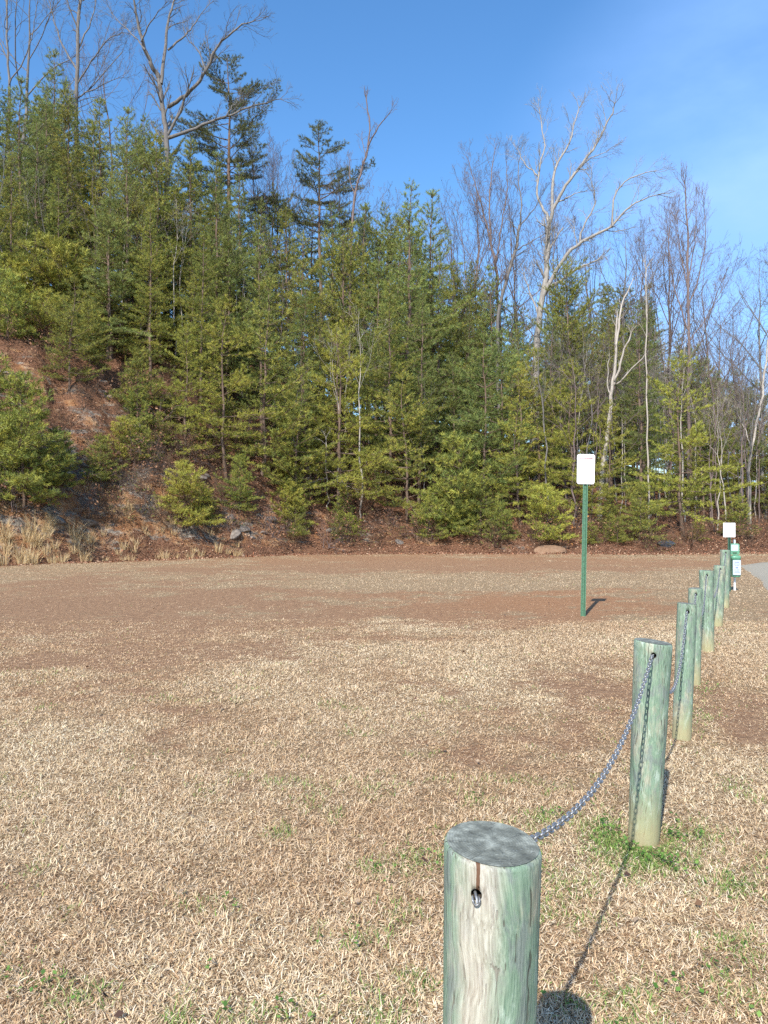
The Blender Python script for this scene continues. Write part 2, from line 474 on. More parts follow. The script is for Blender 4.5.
def green_amt(x, y):
    px, py = to_px(x, y)
    g = np.zeros_like(px)
    for (a, b, ra, rb, w) in [(652, 857, 42, 20, 1.3), (608, 838, 22, 22, 1.0), (735, 882, 30, 16, .7), (697, 716, 22, 10, .6), (548, 817, 16, 7, .6),
                              (478, 798, 14, 7, .6), (700, 690, 14, 6, .7), (690, 832, 30, 12, .45), (270, 1015, 50, 12, .5), (400, 918, 24, 16, .35), (360, 940, 24, 10, .4),
                              (375, 868, 20, 10, .4), (420, 858, 26, 14, .5), (740, 980, 40, 30, .3), (620, 1000, 60, 20, .35), (100, 995, 60, 14, .15), (40, 975, 40, 14, .2), (205, 905, 30, 10, .4)]:
        g = g + w * np.exp(-(((px - a) / ra) ** 2 + ((py - b) / rb) ** 2))
    return g

def blades(name, n, dmin, dmax, label):
    # density falls with distance
    u = NR.random(n); e = .8
    d = (dmin ** e + u * (dmax ** e - dmin ** e)) ** (1 / e)
    x = (NR.random(n) * 1.56 - .74) * d
    y = d
    dr = dirt(x, y)
    keep = (NR.random(n) > np.where(y > 20, dr * .93, dr * .76)) & (y < edge(x) + .3) & ~((x > np.interp(y, [0, 15.5, 17.4, 21.3, 25, 27.4, 29.6, 31, 33, 36], [99, 8.2, 8.75, 10.3, 11.75, 12.7, 14.3, 17, 22, 30]) + .1) & (y > 14.5) & (y < 36))
    for (_, bx, by, hh, le, rr) in POSTS: keep &= np.hypot(x - bx, y - by) > rr + .005
    # clumps
    cl = fbm(x * 9, y * 9, 2, 101)
    keep &= NR.random(n) < .35 + 1.1 * cl
    x, y, d, dr, cl = x[keep], y[keep], d[keep], dr[keep], cl[keep]; n = len(x)
    ga = green_amt(x, y) * (fbm(x * 7, y * 7, 3, 111) * 1.8) + np.clip(fbm(x * 4, y * 4, 4, 112) - .60, 0, 1) * 2.4 * np.clip((9 - d) / 6, .15, 1)
    isg = NR.random(n) < ga * .6
    L = (.012 + .030 * NR.random(n) ** 1.3) * (1 - .5 * dr) * np.clip(.75 + cl * .6, .6, 1.3)
    w = np.maximum(.0016 + .0024 * NR.random(n), .5 * d / 768)
    az = NR.random(n) * 2 * np.pi
    tilt = np.clip(NR.normal(1.25, .30, n), .1, 1.6)
    tilt[isg] *= .65
    hd = np.stack([np.cos(az), np.sin(az)], -1)
    side = np.stack([-np.sin(az), np.cos(az), NR.normal(0, .3, n)], -1); side /= np.linalg.norm(side, axis=1)[:, None]
    z0 = height(x, y) + NR.random(n) * .012
    b = np.stack([x, y, z0], -1)
    d1 = np.stack([hd[:, 0] * np.sin(tilt), hd[:, 1] * np.sin(tilt), np.cos(tilt)], -1)
    t2 = np.clip(tilt + NR.normal(.15, .25, n), 0, 1.75); az2 = az + NR.normal(0, .28, n)
    d2 = np.stack([np.cos(az2) * np.sin(t2), np.sin(az2) * np.sin(t2), np.cos(t2)], -1)
    mid = b + d1 * (L * .5)[:, None]; tip = mid + d2 * (L * .5)[:, None]
    tip[:, 2] = np.maximum(tip[:, 2], z0 - .004)
    hw = (w * .5)[:, None]
    V = np.stack([b - side * hw, b + side * hw, mid + side * hw * .9, mid - side * hw * .9, tip], 1).reshape(-1, 3)
    k = np.arange(n)[:, None] * 5
    Q = k + np.array([[0, 1, 2, 3]]); T = k + np.array([[3, 2, 4]])
    r = NR.random(n)
    pal = np.array([(.84, .69, .46), (.74, .57, .36), (.55, .39, .23), (.30, .19, .105), (.89, .78, .58), (.67, .54, .31)])
    idx = NR.choice(6, n, p=[.24, .20, .17, .17, .15, .07])
    c = pal[idx] * (.85 + .3 * r)[:, None]
    fd = np.clip((d - 7) / 14, 0, .8)[:, None]      # far blades stand for many: nearer to the mean colour
    c = c * (1 - fd) + np.array([[.62, .475, .31]]) * fd
    # broad drift between paler straw and browner thatch
    br = np.clip(fbm(x * .9, y * .9, 3, 121) * 1.6 - .45 + dr * .8, 0, 1)[:, None]
    c = c * (1 - br * np.array([[.16, .26, .32]]))
    gp = np.array([(.13, .23, .05), (.20, .30, .07), (.30, .36, .12)])[NR.integers(0, 3, n)]
    c = np.where(isg[:, None], gp * (.8 + .5 * r)[:, None], c)
    c5 = np.repeat(c, 5, 0)
    o = link(name, mk_mesh(name, V, Q, T, {'col': c5}, False, [M_BLADE]))
    tag(o, label, None, None, 'stuff'); return o
blades('dry_grass', 1250000, 1.7, 12, 'short straw coloured dormant lawn grass on the clearing')
blades('distant_dry_grass', 380000, 12, 41, 'thin straw coloured grass on the far part of the clearing')

def weeds():
    n = 60000
    d = 1.9 + NR.random(n) * 9; x = (NR.random(n) * 1.3 - .62) * d; y = d
    g = green_amt(x, y) * np.clip(fbm(x * 9, y * 9, 3, 131) * 3 - .9, 0, 1.5)
    keep = NR.random(n) < g * np.where(g > .75, .6, .25)
    for (_, bx, by, hh, le, rr) in POSTS: keep &= np.hypot(x - bx, y - by) > rr + .01
    x, y = x[keep], y[keep]; n = len(x)
    # each sprig: 4 small leaves
    m = 4; X4 = np.repeat(x, m) + NR.normal(0, .012, n * m); Y4 = np.repeat(y, m) + NR.normal(0, .012, n * m)
    z = height(X4, Y4) + .012 + .04 * NR.random(n * m)
    az = NR.random(n * m) * 6.28; el = NR.normal(.3, .35, n * m); L = .010 + .012 * NR.random(n * m); w = L * .42
    a = np.stack([np.cos(az) * np.cos(el), np.sin(az) * np.cos(el), np.sin(el)], -1)
    s = np.stack([-np.sin(az), np.cos(az), NR.normal(0, .25, n * m)], -1)
    b = np.stack([X4, Y4, z], -1)
    V = np.stack([b, b + a * (L * .5)[:, None] + s * w[:, None], b + a * L[:, None], b + a * (L * .5)[:, None] - s * w[:, None]], 1).reshape(-1, 3)
    Q = np.arange(n * m)[:, None] * 4 + np.array([[0, 1, 2, 3]])
    c = np.array([(.07, .16, .03), (.12, .24, .045), (.20, .33, .08)])[NR.integers(0, 3, n * m)] * (.8 + .4 * NR.random(n * m))[:, None]
    o = link('green_weeds', mk_mesh('green_weeds', V, Q, None, {'col': np.repeat(c, 4, 0)}, False, [M_WEED]))
    tag(o, 'small bright green weeds spreading in the dry grass by the posts', None, None, 'stuff')
weeds()

def litter():
    n = 75000
    x = NR.random(n) * 62 - 28
    s = NR.random(n) ** 1.5 * 16 - np.abs(NR.normal(0, .9, n))
    y = edge(x) + s
    z = height(x, y) + .01 + .05 * NR.random(n)
    az = NR.random(n) * 6.28; L = .05 + .06 * NR.random(n)
    a = np.stack([np.cos(az), np.sin(az), NR.normal(0, .45, n)], -1) * L[:, None] * .5
    q = np.stack([-np.sin(az), np.cos(az), NR.normal(0, .45, n)], -1) * L[:, None] * .32
    b = np.stack([x, y, z], -1)
    V = np.stack([b - a, b + q, b + a, b - q], 1).reshape(-1, 3)
    c = np.array([(.28, .14, .085), (.38, .21, .13), (.17, .08, .05), (.48, .32, .21), (.31, .13, .07)])[NR.integers(0, 5, n)] * (.7 + .6 * NR.random(n))[:, None]
    o = link('leaf_litter', mk_mesh('leaf_litter', V, np.arange(n)[:, None] * 4 + np.array([[0, 1, 2, 3]]), None, {'col': np.repeat(c, 4, 0)}, False, [M_LITTER]))
    tag(o, 'reddish brown fallen leaves covering the foot of the wooded bank', None, None, 'stuff')
    # a few dark single leaves blown onto the lawn
    n = 260
    d = 2.2 + 16 * NR.random(n) ** .8; x = (NR.random(n) * 1.2 - .6) * d; y = d
    for (px, py) in [(257, 657), (300, 690), (468, 662), (22, 0)]: pass
    z = height(x, y) + .03
    az = NR.random(n) * 6.28; L = .018 + .022 * NR.random(n)
    a = np.stack([np.cos(az), np.sin(az), NR.normal(0, .35, n)], -1) * L[:, None] * .6
    q = np.stack([-np.sin(az), np.cos(az), NR.normal(0, .45, n)], -1) * L[:, None] * .3
    b = np.stack([x, y, z], -1); t = b + np.array([0, 0, .008])
    V = np.stack([b - a, t + q, b + a, b - q], 1).reshape(-1, 3)
    c = np.array([(.10, .045, .035), (.16, .09, .05), (.07, .04, .03), (.34, .25, .17)])[NR.integers(0, 4, n)]
    o = link('fallen_leaves', mk_mesh('fallen_leaves', V, np.arange(n)[:, None] * 4 + np.array([[0, 1, 2, 3]]), None, {'col': np.repeat(c, 4, 0)}, False, [M_LITTER]))
    tag(o, 'scattered dark dead leaves lying on the dry lawn', None, None, 'stuff')
litter()

# ------------------------------------------------------------------ posts
def apply_mods(o):
    dg = bpy.context.evaluated_depsgraph_get(); dg.update()
    me = bpy.data.meshes.new_from_object(o.evaluated_get(dg)); old = o.data
    o.modifiers.clear(); o.data = me; me.name = old.name

def line_dir(i):
    """direction of the row at post i"""
    a = POSTS[max(i - 1, 0)]; b = POSTS[min(i + 1, len(POSTS) - 1)]
    return math.atan2(b[2] - a[2], b[1] - a[1])

M_END = mat_endgrain()
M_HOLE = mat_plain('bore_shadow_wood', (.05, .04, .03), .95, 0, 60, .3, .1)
M_STEEL = mat_plain('galvanised_steel', (.30, .31, .32), .5, .7, 120, .25, .5)
POST_LABEL = ['nearest thick green wooden post cut off by the bottom of the photo, grey round top',
              'second nearest green wooden post with knots and weeds at its foot, chain hanging in front',
              'third nearest green wooden post, just behind the knotty one',
              'fourth post of the row, greyish and narrow looking between two greener posts',
              'fifth post of the row, tall and pale green, in front of the sixth',
              'sixth post of the row with a chain shadow down its pale green face',
              'farthest post of the row, partly behind the small white square sign']
HOLE = {}
def build_post(i):
    _, bx, by, h, lean, r = POSTS[i]
    rg = np.random.default_rng(50 + i)
    seg = 56 if i < 2 else 32; nr = 44 if i < 2 else 16
    z = np.concatenate([np.linspace(-.12, h - .012, nr)])
    a = np.arange(seg) * 2 * np.pi / seg
    slx, sly = [(-.06, .08), (-.07, .02), (-.03, 0), (.05, .02), (-.05, 0), (.03, 0), (0, 0)][i]
    V = []
    for k, zz in enumerate(z):
        f = 1 - (.14, .20, .04, .04, .06, .05, .05)[i] * (1 - max(zz, 0) / h)
        wob = 1 + .012 * np.sin(a * 2 + i) + .01 * (vnoise(a * 2.2 + i * 9, a * 0 + zz * 2, 7 + i) - .5) + .006 * np.sin(a * 5 + zz * 3)
        rr = r * f * wob
        x = np.cos(a) * rr; y = np.sin(a) * rr
        t = max(0, (zz - h * .6) / (h * .4))
        V.append(np.stack([x, y, zz + t * (slx * x + sly * y)], -1))
    for (rf, dz) in ((.975, .006), (.93, .008)):   # eased rim
        x = V[nr - 1][:, 0] * rf; y = V[nr - 1][:, 1] * rf
        V.append(np.stack([x, y, h - .012 + dz + slx * x + sly * y], -1))
    V = np.concatenate(V); rings = nr + 2
    ii = np.arange(rings - 1)[:, None] * seg; jj = np.arange(seg)[None]; j2 = (jj + 1) % seg
    Q = np.stack([ii + jj, ii + j2, ii + seg + j2, ii + seg + jj], -1).reshape(-1, 4)
    V = np.concatenate([V, [[0, 0, -.12], [0, 0, h - .004]]])
    n0 = len(V) - 2; jl = np.arange(seg)
    T = np.concatenate([np.stack([(jl + 1) % seg, jl, np.full(seg, n0)], -1), np.stack([(rings - 1) * seg + jl, (rings - 1) * seg + (jl + 1) % seg, np.full(seg, n0 + 1)], -1)])
    th = line_dir(i)
    hx = -.0 ; hzz = h - .058
    mat = mat_post('treated_timber', i * 3.7 + 1, (-.034 if i == 0 else 0, hzz) if i == 0 else False)
    root = empty('wooden_post', (bx, by, hz(bx, by) if by > 4 else 0))
    root.rotation_euler = (0, math.atan2(lean, h), 0)
    tag(root, POST_LABEL[i], 'post', 'green wooden posts in the chain fence row')
    sh = link('shaft', mk_mesh('shaft', V, Q, T, None, False, [mat, M_HOLE]), root)
    for p in sh.data.polygons: p.use_smooth = True
    # bore: a real hole through the post along the row
    front_x = -.020 if i == 0 else 0.0
    cb = TB(); k = 20
    if i == 0: dirv = np.array([math.cos(R(78)), math.sin(R(78)), 0])
    else: dirv = np.array([math.cos(th + .35 * (math.pi / 2 - th)), math.sin(th + .35 * (math.pi / 2 - th)), 0])
    c0 = np.array([front_x, 0, hzz]) + (np.array([0, 0, 0]))
    hr = .0095 if i == 0 else .0130
    cb.tube([c0 - dirv * .2, c0 + dirv * .2], [hr, hr], k)
    cme = mk_mesh('cut', np.concatenate(cb.V + [[c0 - dirv * .2, c0 + dirv * .2]]), np.concatenate(cb.Q),
                  [[(j + 1) % k, j, 2 * k] for j in range(k)] + [[k + j, k + (j + 1) % k, 2 * k + 1] for j in range(k)], None, False, [M_HOLE])
    import bmesh
    bm = bmesh.new(); bm.from_mesh(cme); bmesh.ops.recalc_face_normals(bm, faces=bm.faces); bm.to_mesh(cme); bm.free()
    cut = link('cutter', cme, root)
    bm = bmesh.new(); bm.from_mesh(sh.data); bmesh.ops.recalc_face_normals(bm, faces=bm.faces); bm.to_mesh(sh.data); bm.free()
    md = sh.modifiers.new('b', 'BOOLEAN'); md.operation = 'DIFFERENCE'; md.solver = 'EXACT'; md.object = cut
    try: md.material_mode = 'TRANSFER'
    except Exception: pass
    bpy.context.view_layer.update()
    apply_mods(sh)
    bpy.data.objects.remove(cut)
    # end grain disc 1.5 mm proud of the sawn top
    tv = [[0, 0, h - .0025]]
    for rf in (.35, .7, .945):
        base = (nr - 1) * seg
        x = V[base:base + seg, 0] * rf; y = V[base:base + seg, 1] * rf
        tv += list(np.stack([x, y, h - .012 + .0095 + .0012 * (rg.random(seg) - .5) * (rf < .9) + slx * x + sly * y], -1))
    tq = []; tt = [[0, 1 + j, 1 + (j + 1) % seg] for j in range(seg)]
    for rr_ in range(2):
        for j in range(seg):
            a0 = 1 + rr_ * seg + j; a1 = 1 + rr_ * seg + (j + 1) % seg; tq.append([a0, a0 + seg, a1 + seg, a1])
    tp = link('end_grain', mk_mesh('end_grain', tv, tq, tt, None, True, [M_END]), root)
    tp['label'] = 'dark grey weathered end grain with growth rings'
    mw = Matrix.Translation(root.location) @ Matrix.Rotation(math.atan2(lean, h), 4, 'Y')
    f_ = mw @ Vector(c0 - dirv * (r * .97)); b_ = mw @ Vector(c0 + dirv * (r * .97))
    HOLE[i] = (f_, b_, mw @ Vector(c0))
    return root
ROOTS = [build_post(i) for i in range(7)]

# ------------------------------------------------------------------ chains
def link_mesh():
    Lo, Wo, wr = .0370, .0200, .0028
    n = 28; hl = Lo / 2 - wr; hw = Wo / 2 - wr; sr = hl - hw
    pts = []
    for k in range(n):
        t = 2 * math.pi * k / n
        c, s_ = math.cos(t), math.sin(t)
        pts.append(np.array([hw * c + (sr if c > 0 else -sr) * 1.0, hw * s_, 0]))
    pts = np.array(pts); k8 = 8
    nxt = np.roll(pts, -1, 0) - np.roll(pts, 1, 0); nxt /= np.linalg.norm(nxt, axis=1)[:, None]
    Zv = np.array([0, 0, 1.]); U = np.cross(nxt, Zv)
    a = np.arange(k8) * 2 * np.pi / k8
    V = (pts[:, None] + wr * (np.cos(a)[None, :, None] * U[:, None] + np.sin(a)[None, :, None] * Zv)).reshape(-1, 3)
    i = np.arange(n)[:, None]; j = np.arange(k8)[None]
    Q = np.stack([i * k8 + j, ((i + 1) % n) * k8 + j, ((i + 1) % n) * k8 + (j + 1) % k8, i * k8 + (j + 1) % k8], -1).reshape(-1, 4)
    return V, Q
LV, LQ = link_mesh()
LINK = mk_mesh('link', LV, LQ, None, None, True, [M_STEEL])
PITCHL = .0370 - 4 * .0028 + .0006

def chain(i, sag, label, individual):
    A = HOLE[i][2].lerp(HOLE[i][1], .5); B = HOLE[i + 1][0]
    B = HOLE[i + 1][2].lerp(HOLE[i + 1][0], .6)
    n = 600; t = np.linspace(0, 1, n)
    p = np.array(A)[None] * (1 - t)[:, None] + np.array(B)[None] * t[:, None]
    # chain stays level inside the bores, hangs between them
    q = np.clip((t * (B - A).length - .055) / ((B - A).length - .11), 0, 1)
    p[:, 2] -= sag * 4 * q * (1 - q)
    seg = np.linalg.norm(np.diff(p, axis=0), axis=1); al = np.concatenate([[0], np.cumsum(seg)])
    m = int(al[-1] / PITCHL); sp = al[-1] / m
    pos = [(k + .5) * sp for k in range(m)]
    root = empty('chain', tuple(A)) if individual else None
    Vs, Qs, nn = [], [], 0
    rg = random.Random(i)
    for k, s_ in enumerate(pos):
        c = np.array([np.interp(s_, al, p[:, j]) for j in range(3)])
        e0 = np.array([np.interp(s_ - .02, al, p[:, j]) for j in range(3)]); e1 = np.array([np.interp(s_ + .02, al, p[:, j]) for j in range(3)])
        tx = unit(e1 - e0); up = np.array([0, 0, 1.])
        sd = unit(np.cross(up, tx)); up2 = np.cross(tx, sd)
        ro = (R(38) if k % 2 else R(-52)) + rg.uniform(-.25, .25)
        y_ = sd * math.cos(ro) + up2 * math.sin(ro); z_ = np.cross(tx, y_)
        M = np.stack([tx, y_, z_], 1)
        if individual:
            o = bpy.data.objects.new('link', LINK); COL.objects.link(o); o.parent = root
            mm = Matrix([[*M[0], c[0] - A[0]], [*M[1], c[1] - A[1]], [*M[2], c[2] - A[2]], [0, 0, 0, 1]])
            o.matrix_local = mm
        else:
            Vs.append(LV @ M.T + c - np.array(A)); Qs.append(LQ + nn); nn += len(LV)
    if not individual:
        root = link('chain', mk_mesh('chain', np.concatenate(Vs), np.concatenate(Qs), None, None, True, [M_STEEL]), None, tuple(A))
    tag(root, label, 'chain', 'galvanised chains sagging between the posts')
chain(0, .19, 'grey steel chain swooping from the nearest post up to the second nearest post', True)
chain(1, .36, 'grey steel chain dipping behind the second nearest post to the third', True)
chain(2, .34, 'grey steel chain hanging between the third and fourth posts', False)
chain(3, .34, 'grey steel chain hanging between the fourth and fifth posts', False)
chain(4, .34, 'grey steel chain hanging between the fifth and sixth posts', False)
chain(5, .36, 'grey steel chain hanging from the sixth post to the farthest post', False)

# end fitting in the nearest post's hole
def shackle():
    f_ = HOLE[0][0]
    tb = TB()
    t = np.linspace(-.35, math.pi + .35, 16)
    pts = [(-0.0055 * math.cos(a), -.004, -.006 - .007 * math.sin(a)) for a in t]
    pts = [(p[0], p[1] + .010 * (1 if k in (0, 15) else 0), p[2]) for k, p in enumerate(pts)]
    tb.tube(pts, [.0019] * len(pts), 10)
    tb.tube([(0, .03, .001), (0, .004, .000), (0.001, -.004, -.004), (0.001, -.006, -.009)], [.0025, .0025, .0022, .002], 8)
    o = link('shackle', tb.mesh('shackle', M_STEEL), ROOTS[0])
    r0 = ROOTS[0]; bpy.context.view_layer.update()
    o.location = r0.matrix_world.inverted() @ f_
    o['label'] = 'bright metal chain end ring in the bolt hole'
shackle()

# ------------------------------------------------------------------ signs
M_SIGN = mat_plain('sign_white_paint', (.84, .83, .82), .35, 0, 8, .03, .5)
M_SGREEN = mat_plain('green_enamel', (.075, .17, .105), .45, 0, 40, .25, .4)
M_DGREEN = mat_plain('dark_green_enamel', (.03, .085, .055), .5, 0, 40, .25, .4)
M_PINK = mat_plain('faded_red_ink', (.74, .50, .53), .5, 0, 60, .1, .3)
M_FAINT = mat_plain('faded_grey_ink', (.70, .71, .74), .5, 0, 60, .1, .3)
M_BOLT = mat_plain('bolt_steel', (.35, .35, .34), .4, .8, 80, .2, .5)

def rounded_panel(w, h, rad, th, k=6):
    pts = []
    for (cx, cz, a0) in ((w / 2 - rad, h / 2 - rad, 0), (-w / 2 + rad, h / 2 - rad, 90), (-w / 2 + rad, -h / 2 + rad, 180), (w / 2 - rad, -h / 2 + rad, 270)):
        for j in range(k + 1):
            a = R(a0 + 90 * j / k); pts.append((cx + rad * math.cos(a), cz + rad * math.sin(a)))
    n = len(pts)
    V = [(x, -th / 2, z) for x, z in pts] + [(x, th / 2, z) for x, z in pts]
    me = bpy.data.meshes.new('panel')
    me.from_pydata(V, [], [list(range(n)), list(range(2 * n - 1, n - 1, -1))] + [[j, j + n, (j + 1) % n + n, (j + 1) % n][::-1][::-1] for j in range(n)])
    me.update(); return me

def u_channel(h, w, lean_mat):
    """hat section post with a row of punched holes down the web"""
    prof = [(-w / 2, 0), (-w / 2 + .016, 0), (-w / 2 + .024, .030), (w / 2 - .024, .030), (w / 2 - .016, 0), (w / 2, 0),
            (w / 2, .004), (w / 2 - .013, .004), (w / 2 - .021, .034), (-w / 2 + .021, .034), (-w / 2 + .013, .004), (-w / 2, .004)]
    n = len(prof)
    V = [(x, y, z) for z in (-.1, h) for x, y in prof]
    me = bpy.data.meshes.new('post')
    fs = [[j, (j + 1) % n, (j + 1) % n + n, j + n] for j in range(n)]
    for z0 in (0, n):
        fs += [[z0 + a for a in f] for f in ((0, 1, 10, 11), (1, 2, 9, 10), (2, 3, 8, 9), (3, 4, 7, 8), (4, 5, 6, 7))]
    me.from_pydata(V, [], fs); me.materials.append(lean_mat); me.update()
    return me

def sign(x, y, h, pw, ph, rz, lean, label, postmat, lines, cw, rad=.035):
    root = empty('sign', (x, y, hz(x, y)), rz)
    root.rotation_euler = (0, lean, rz)
    tag(root, label, 'sign')
    link('post', u_channel(h - .02, cw, postmat), root)
    tb = TB()
    for k in range(int((h - ph) / .10)):
        tb.tube([(0, .0285, .1 + k * .1), (0, .0300 - .0005, .1 + k * .1)], [.005, .005], 8)
        tb.V.append(np.array([(0.005 * math.cos(a), .0283, .1 + k * .1 + .005 * math.sin(a)) for a in np.arange(8) * math.pi / 4])); tb.Q.append(np.array([[7, 6, 5, 4], [7, 4, 3, 0], [3, 2, 1, 0]]) + tb.n); tb.n += 8
    link('bolt_holes', tb.mesh('bolt_holes', M_HOLE, False), root)
    pm = rounded_panel(pw, ph, rad, .003); pm.materials.append(M_SIGN)
    pn = link('panel', pm, root, (0, -.004, h - ph / 2))
    tb = TB()
    for dz in (ph * .44, -ph * .44):
        tb.tube([(0, -.001, dz), (0, -.006, dz)], [.006, .006], 6); tb.tube([(0, -.006, dz), (0, -.0065, dz)], [.006, .0005], 6)
    link('bolts', tb.mesh('bolts', M_BOLT), pn)
    if lines:
        for mats_, ls in ((M_PINK, lines[0]), (M_FAINT, lines[1])):   # faded, no longer legible lettering
            for (zz, hh, ww) in ls:
                tb = TB(); tb.box((0, -.0024, zz), (ww, .0012, hh)); link('faded_line', tb.mesh('faded_line', mats_, False), pn)
    return root
p1 = P(583, 616, 12.6)
sign(p1.x, 12.6, 2.66, .285, .49, R(-4), R(1.3), 'tall white rounded sign on a green metal post, standing alone in the clearing', M_SGREEN,
     ([(.185, .035, .22), (.135, .02, .2)], [(.06, .012, .22), (.02, .012, .23), (-.02, .012, .2), (-.06, .012, .22), (-.1, .012, .2), (-.15, .012, .16)]), .080)
p2 = P(729.3, 592, 17.0)
sign(p2.x, 17.0, 1.52, .25, .315, R(-12), R(.3), 'small blank white square sign on a dark green post past the last wooden post', M_DGREEN, None, .062, .006)

def waste_station():
    p = P(735, 592.5, 17.2); x, y = p.x, 17.2
    root = empty('waste_station', (x, y, hz(x, y)), R(-10))
    tag(root, 'green pet waste bag dispenser and bin with pale label on a white pole', 'waste station')
    mw = mat_plain('white_pole_paint', (.74, .75, .73), .5, 0, 20, .08)
    tb = TB(); tb.tube([(0, .02, -.1), (0, .02, 1.14)], [.025, .025], 12); tb.tube([(0, .02, 1.14), (0, .02, 1.145)], [.025, .001], 12)
    link('pole', tb.mesh('pole', mw), root)
    g = mat_plain('green_box_paint', (.10, .27, .17), .4, 0, 20, .15)
    def rbox(w, d, h, rad=.03):
        me = rounded_panel(w, h, rad, d); return me
    me = rbox(.20, .12, .25, .035); me.materials.append(g)
    dsp = link('bag_dispenser', me, root, (-.03, -.06, .935))
    me = rounded_panel(.15, .14, .01, .004); me.materials.append(mat_plain('pale_dispenser_label', (.42, .52, .56), .4, 0, 30, .15)); link('label_plate', me, dsp, (0, -.0625, .03))
    tb = TB(); tb.box((0, -.061, -.085), (.09, .004, .022)); link('bag_slot', tb.mesh('bag_slot', M_HOLE, False), dsp)
    # bin: rim, body, base
    n = 24; prof = [(0, 0), (.088, 0), (.096, .015), (.10, .40), (.108, .405), (.108, .44), (.098, .47), (.05, .485), (0, .487)]
    V = []; Q = []
    for r_, z_ in prof:
        for j in range(n):
            a = 2 * math.pi * j / n; sgn = 1
            cx, cy = math.cos(a), math.sin(a); k_ = 1 / max(abs(cx), abs(cy)) ** .45
            V.append((cx * r_ * k_, cy * r_ * .8 * k_, z_))
    for k in range(len(prof) - 1):
        for j in range(n): Q.append((k * n + j, k * n + (j + 1) % n, (k + 1) * n + (j + 1) % n, (k + 1) * n + j))
    me = mk_mesh('bin', V, Q, None, None, True, [g])
    bn = link('bin', me, root, (-.005, -.085, .315))
    me = rounded_panel(.165, .33, .012, .006); me.materials.append(mat_plain('pale_bin_label', (.44, .50, .64), .4, 0, 30, .08)); lb = link('label_plate', me, bn, (0, -.098, .215))
    tb = TB(); tr = random.Random(5)
    ink = mat_plain('blue_ink', (.22, .28, .50), .5, 0, 30, .1)
    for zz, ww, hh in ((.12, .10, .022), (.08, .12, .016), (.045, .09, .012), (.0, .05, .04), (-.05, .11, .012), (-.08, .10, .012), (-.11, .12, .012)):
        tb = TB(); tb.box((0, -.0035, zz), (ww, .002, hh * .8)); link('print_line', tb.mesh('print_line', ink, False), lb)
waste_station()

# ------------------------------------------------------------------ pines
def needle_mesh(name, C_, Dv, rg, nn=10, nl=.10, nw=.014, cols=None, spread=.9):
    """clumps: centres C_, directions Dv"""
    n = len(C_); m = n * nn
    C2 = np.repeat(C_, nn, 0); D2 = np.repeat(Dv, nn, 0)
    off = rg.random(m)[:, None] * .16
    base = C2 - D2 * (off - .04)
    v = rg.normal(0, 1, (m, 3)); v /= np.linalg.norm(v, axis=1)[:, None]
    nd = D2 * .75 + v * spread; nd[:, 2] += .15; nd /= np.linalg.norm(nd, axis=1)[:, None]
    sd = np.cross(nd, rg.normal(0, 1, (m, 3))); sd /= np.linalg.norm(sd, axis=1)[:, None] + 1e-9
    L = nl * (.7 + .6 * rg.random(m))[:, None]; w = nw * .5 * (.8 + .5 * rg.random(m))[:, None]
    V = np.stack([base - sd * w, base + sd * w, base + nd * L], 1).reshape(-1, 3)
    T = np.arange(m)[:, None] * 3 + np.array([[0, 1, 2]])
    k = cols[rg.integers(0, len(cols), n)] * (.72 + .56 * rg.random(n))[:, None]
    k = np.repeat(k, nn, 0) * (.88 + .24 * rg.random(m))[:, None]
    return mk_mesh(name, V, None, T, {'col': np.repeat(k, 3, 0)}, False, [M_NEEDLE])

GREENS = np.array([(.310, .320, .066), (.240, .265, .058), (.360, .345, .070), (.170, .210, .054)])
DARKG = np.array([(.145, .160, .066), (.175, .185, .070), (.12, .14, .062)])
BLUEG = np.array([(.220, .265, .075), (.185, .235, .072), (.255, .275, .072)])
YELG = np.array([(.36, .36, .066), (.29, .31, .062), (.40, .375, .07)])

